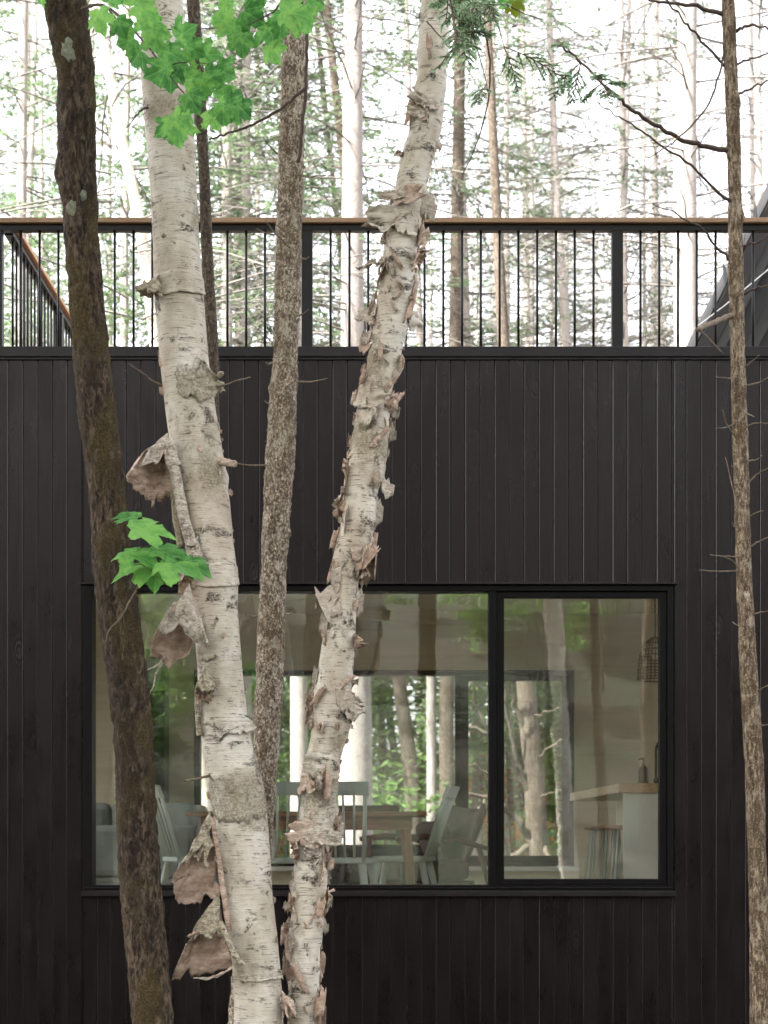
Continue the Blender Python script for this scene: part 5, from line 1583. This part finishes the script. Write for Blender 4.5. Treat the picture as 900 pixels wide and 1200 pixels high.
bg_tree('spruce_tree', 'bare twiggy spruce above the right railing post', [(1000, 735, 10), (400, 732, 9), (0, 728, 7)], 24, DEADC, M['far_bark'], rz=0.7)
bg_tree('spruce_tree', 'bare twiggy spruce between the right post and the pale spruce', [(1000, 768, 9), (400, 766, 8), (0, 770, 6)], 29, DEADC, M['far_bark'], rz=3.9)
bg_tree('spruce_tree', 'bare twiggy spruce right of the rightmost near trunk', [(1000, 900, 10), (400, 892, 9), (0, 888, 7)], 25, DEADC, M['far_bark'], rz=5.5)
bg_tree('spruce_tree', 'faint spruce with some needles left of the right railing post', [(1000, 622, 9), (400, 618, 8), (0, 612, 6)], 33, CON[0], M['far_bark'], rz=2.6)

rs = random.Random(5)
ORD = ['first', 'second', 'third', 'fourth', 'fifth', 'sixth', 'seventh', 'eighth', 'ninth', 'tenth', 'eleventh', 'twelfth', 'thirteenth', 'fourteenth', 'fifteenth', 'sixteenth', 'seventeenth', 'eighteenth', 'nineteenth', 'twentieth']
def number_them(group):
    ts = [o for o in bpy.data.objects if o.parent is None and o.get('group') == group]
    ts.sort(key=lambda o: o.location.x / (o.location.y + D_CAM))
    for o, w in zip(ts, ORD): o['label'] = o['label'] + ', ' + w + ' from left'
def scatter(n, xr, dr, protos, name, label, group, H, rr, sc=(0.85, 1.15), cat='tree', mat='far_bark', avoid=None):
    made = 0
    while made < n:
        d = rs.uniform(*dr); x = rs.uniform(*xr) * d
        if avoid and avoid(x, d - D_CAM): continue
        t = thing(name, label, cat, (x, d - D_CAM, ground_z(x, d - D_CAM) - 0.1), rs.uniform(0, 6.28), group)
        s = rs.uniform(*sc)
        pr_ = rs.choice(protos)
        if rr:
            lx = rs.uniform(-0.5, 0.5)
            simple_trunk([(0, 0, -0.2, rr * 1.15 * s), (0, 0, H * s * 0.3, rr * 0.85 * s), (lx, 0, H * s * 0.7, rr * 0.5 * s), (lx, 0, H * s, 0.02)], 'trunk', M[mat], t, 10)
        for nm, me in zip(('limbs', 'crown'), pr_):
            o = bpy.data.objects.new(nm, me); COL.objects.link(o); o.parent = t
            o.scale = (s, s, s)
        made += 1
# wood beyond the house
scatter(15, (-0.24, -0.04), (22, 38), [GRN, CON[2]], 'conifer_tree', 'green-needled conifer beyond the left end of the terrace', 'green conifers beyond the terrace', 21, 0.10)
scatter(9, (-0.22, 0.02), (28, 60), [CON[0], CON[2], CON[1]], 'conifer_tree', 'hazy conifer beyond the left half of the terrace', 'conifers beyond the terrace, left', 22, 0.12)
scatter(20, (0.02, 0.23), (26, 62), [CON[1], DEADC, CON[0], DEADC], 'conifer_tree', 'pale twiggy conifer beyond the right half of the terrace', 'conifers beyond the terrace, right', 22, 0.10)
scatter(12, (-0.11, 0.12), (26, 44), BRO[:2], 'broadleaf_tree', 'small green tree glimpsed through the rear window', 'small trees beyond the rear window', 7, 0, (1.2, 1.6))
at_ = thing('autumn_tree', 'small tree with orange leaves seen through the rear window', 'tree', (0.42, 18.4, ground_z(0, 18.4) - 0.1))
for nm, me in zip(('limbs', 'crown'), BRO[2]):
    o = bpy.data.objects.new(nm, me); COL.objects.link(o); o.parent = at_; o.scale = (1.25,) * 3
rs = random.Random(31)
scatter(17, (0.0, 0.235), (23, 42), [DEADC, CON[0], CON[2], DEADC], 'conifer_tree', 'slender conifer in the bright wood behind the right railing', 'slender conifers, right', 22, 0.07)
scatter(11, (-0.225, 0.0), (23, 42), [GRN, CON[0], DEADC], 'conifer_tree', 'slender conifer in the green wood behind the left railing', 'slender conifers, left', 22, 0.07)
for g_ in ('slender conifers, right', 'slender conifers, left', 'green conifers beyond the terrace', 'conifers beyond the terrace, left', 'conifers beyond the terrace, right', 'small trees beyond the rear window'): number_them(g_)
# wood behind the photographer, seen mirrored in the glass
t = thing('birch_tree', 'pale birch trunk mirrored in the right window pane', 'tree', (2.35, -12.6, 0))
simple_trunk([(0.12, 0, -0.2, 0.15), (0, 0, 2.0, 0.115), (-0.22, 0, 6, 0.12), (-0.2, 0, 13, 0.05)], 'trunk', M['birch_far'], t, 18)
for nm, me in zip(('limbs', 'crown'), TALLB[0]):
    o = bpy.data.objects.new(nm, me); COL.objects.link(o); o.parent = t; o.location = (-0.2, 0, 3)
t = thing('spruce_tree', 'reddish trunk mirrored at the right edge of the right pane', 'tree', (3.9, -15.5, 0))
simple_trunk([(0, 0, -0.2, 0.17), (0, 0, 3.0, 0.14), (0.1, 0, 10, 0.1), (0, 0, 20, 0.03)], 'trunk', M['hemlock_bark'], t, 14)
for nm, me in zip(('limbs', 'crown'), CON[3]):
    o = bpy.data.objects.new(nm, me); COL.objects.link(o); o.parent = t
no = lambda x, y: abs(x) < 1.5 and y > -14
def behind(n, xr, yr, protos, name, label, group, H, rr, sc):
    for k in range(n):
        y = rs.uniform(*yr); x = rs.uniform(*xr)
        t = thing(name, label, 'tree', (x, y, ground_z(x, y)), rs.uniform(0, 6.28), group)
        s = rs.uniform(*sc); pr_ = rs.choice(protos)
        if rr: simple_trunk([(0, 0, -0.2, rr * 1.15 * s), (0, 0, H * s * 0.5, rr * 0.8 * s), (0, 0, H * s, 0.02)], 'trunk', M['hemlock_bark'], t, 10)
        for nm, me in zip(('limbs', 'crown'), pr_):
            o = bpy.data.objects.new(nm, me); COL.objects.link(o); o.parent = t; o.scale = (s, s, s)
behind(10, (-20, 20), (-48, -30), CON[1:4:2], 'conifer_tree', 'conifer mirrored as dark green in the window glass', 'conifers mirrored in the window', 22, 0.13, (0.5, 0.8))
behind(34, (-13, 13), (-36, -15), BRO[:2], 'broadleaf_tree', 'broadleaf tree mirrored as soft green in the window glass', 'broadleaf trees mirrored in the window', 8, 0, (0.45, 0.75))

rc = random.Random(12)
def added_canopy(x, y, H, pr_, s, zc):  # out-of-view trees added to keep sun and sky light off the front
    t = thing('broadleaf_tree', 'unseen tall broadleaf tree added to shade the front of the house', 'tree', (x, y, 0), rc.uniform(0, 6.28), 'added shade trees in front of the house')
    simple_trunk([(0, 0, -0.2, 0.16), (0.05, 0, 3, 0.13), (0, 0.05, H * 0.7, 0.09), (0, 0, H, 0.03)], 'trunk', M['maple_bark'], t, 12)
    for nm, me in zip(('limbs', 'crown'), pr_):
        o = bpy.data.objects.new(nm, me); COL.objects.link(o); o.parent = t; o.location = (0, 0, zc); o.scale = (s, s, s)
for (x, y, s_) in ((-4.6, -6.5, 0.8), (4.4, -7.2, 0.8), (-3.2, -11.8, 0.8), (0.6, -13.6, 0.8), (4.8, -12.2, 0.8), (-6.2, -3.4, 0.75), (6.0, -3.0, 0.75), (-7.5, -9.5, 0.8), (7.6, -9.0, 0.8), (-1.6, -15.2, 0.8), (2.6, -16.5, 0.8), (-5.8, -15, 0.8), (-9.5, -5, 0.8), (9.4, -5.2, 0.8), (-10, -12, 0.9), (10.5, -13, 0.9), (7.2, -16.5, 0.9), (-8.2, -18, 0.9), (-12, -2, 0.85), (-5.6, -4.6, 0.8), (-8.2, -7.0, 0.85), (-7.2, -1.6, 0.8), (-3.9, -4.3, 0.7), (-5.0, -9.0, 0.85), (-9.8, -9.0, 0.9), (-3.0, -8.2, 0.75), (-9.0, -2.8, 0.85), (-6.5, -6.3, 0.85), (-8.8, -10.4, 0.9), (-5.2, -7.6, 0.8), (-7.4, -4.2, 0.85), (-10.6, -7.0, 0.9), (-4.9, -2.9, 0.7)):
    added_canopy(x, y, 13, rc.choice(CAN), s_ * 1.12, 5.2 if x < -4.4 else 7.0)
# limbs of the leaning tree in the right rear pane
lean = [o for o in bpy.data.objects if o.get('label', '').startswith('leaning bare-stemmed')][0]
for i, (pts, a) in enumerate([
        ([(628, 1000), (612, 968), (596, 950), (570, 936), (545, 930)], 0.05), ([(624, 930), (608, 905), (592, 880), (575, 862), (550, 850)], 0.05),
        ([(618, 860), (606, 826), (598, 800), (592, 770)], 0.035), ([(626, 985), (606, 1000), (594, 1012), (585, 1030)], 0.045), ([(612, 905), (600, 870), (594, 830), (588, 790)], 0.03),
        ([(632, 990), (646, 1005), (654, 1020)], 0.04), ([(622, 900), (640, 880), (660, 868), (690, 860)], 0.02), ([(617, 850), (634, 836), (655, 830)], 0.015), ([(575, 862), (560, 830), (552, 795), (548, 770)], 0.02),
        ([(596, 950), (580, 915), (560, 900), (530, 895)], 0.022), ([(625, 945), (645, 930), (668, 926)], 0.014), ([(570, 936), (556, 955), (535, 965)], 0.016)]):
    limb(lean, pts, a, a * 0.35, 19, M['mid_bark'], 18.6, 'limb', 0.015, i, 6)

# hanging hemlock sprays near the top of the picture
rsn = np.random.RandomState(3)
def bough(parent, pts, d0, d1, r0, n, ln, name_leaf):
    """photo path with needle sprays leaving it"""
    T, lv = Tubes(), []
    K = len(pts)
    w = np.array([tuple(P(x, y, d0 + (d1 - d0) * i / (K - 1))) for i, (x, y) in enumerate(pts)])
    sm = np.array(catmull([tuple(q) for q in w], 5))
    T.add(sm, np.linspace(r0, 0.002, len(sm)), 5)
    for k in range(n):
        u = rsn.uniform(0.05, 1)
        i = int(u * (len(sm) - 1)); p = sm[i]
        d = np.array([rsn.normal(0, 0.7), rsn.normal(0, 0.6), rsn.uniform(-1.0, 0.1)])
        spray(rsn, p, d, ln * rsn.uniform(0.5, 1.2), T, lv, 0.0016, 13, 120, (0.017, 0.0058), 0.3, 1.0)
    tm = T.mesh('bough'); tm.materials.append(M['twig'])
    localize(link('bough', tm, parent))
    if lv: localize(link('needles', pack(lv, 'needles', M['needles_near']), parent))
bough(hemlock, [(712, 104), (700, 92), (684, 76), (668, 60), (652, 46)], 7.03, 6.95, 0.004, 7, 0.14, 'needles')
for pts, n, ln in (([(512, -60), (535, -10), (548, 25), (560, 60), (572, 105)], 8, 0.2), ([(520, -50), (560, -12), (580, 20), (592, 60)], 8, 0.22), ([(515, -55), (528, 0), (532, 30), (536, 60)], 6, 0.18)):
    bough(hemlock, [(840, -190), (700, -130)] + pts, 7.3, 6.9, 0.008, 0, ln, 'needles')
    bough(hemlock, pts, 6.95, 6.85, 0.005, n, ln, 'needles')
limb(hemlock, [(562, 20), (572, 55), (574, 100), (566, 145), (552, 185), (542, 205)], 0.005, 0.002, 6.9, M['twig_dark'], 6.9, 'branch', 0.001, 61)
limb(hemlock, [(560, 0), (590, 5), (615, 16), (640, 25)], 0.004, 0.0015, 6.9, M['twig_dark'], 6.9, 'branch', 0.001, 62)
limb(hemlock, [(500, 25), (515, 42), (528, 58)], 0.003, 0.0015, 6.9, M['twig_dark'], 6.9, 'branch', 0.001, 63)

# crowns of the near trees, above the picture
def crown(parent, C, proto, z, sc, rz):
    p, n_, t_, r_ = at_trunk(C, z, 0, 0)
    for nm, me in zip(('limbs', 'crown'), proto):
        o = bpy.data.objects.new(nm, me); COL.objects.link(o); o.parent = parent
        o.location = Vector((p.x, p.y, z)) - parent.location; o.rotation_euler = (0, 0, rz); o.scale = (sc, sc, sc)
crown(maple, C_maple, CAN[0], 7.4, 0.5, 0.3)
crown(birch, C_birch, CAN[1], 8.2, 0.5, 2.1)
crown(rag, C_rag, CAN[1], 8.0, 0.5, 4.0)
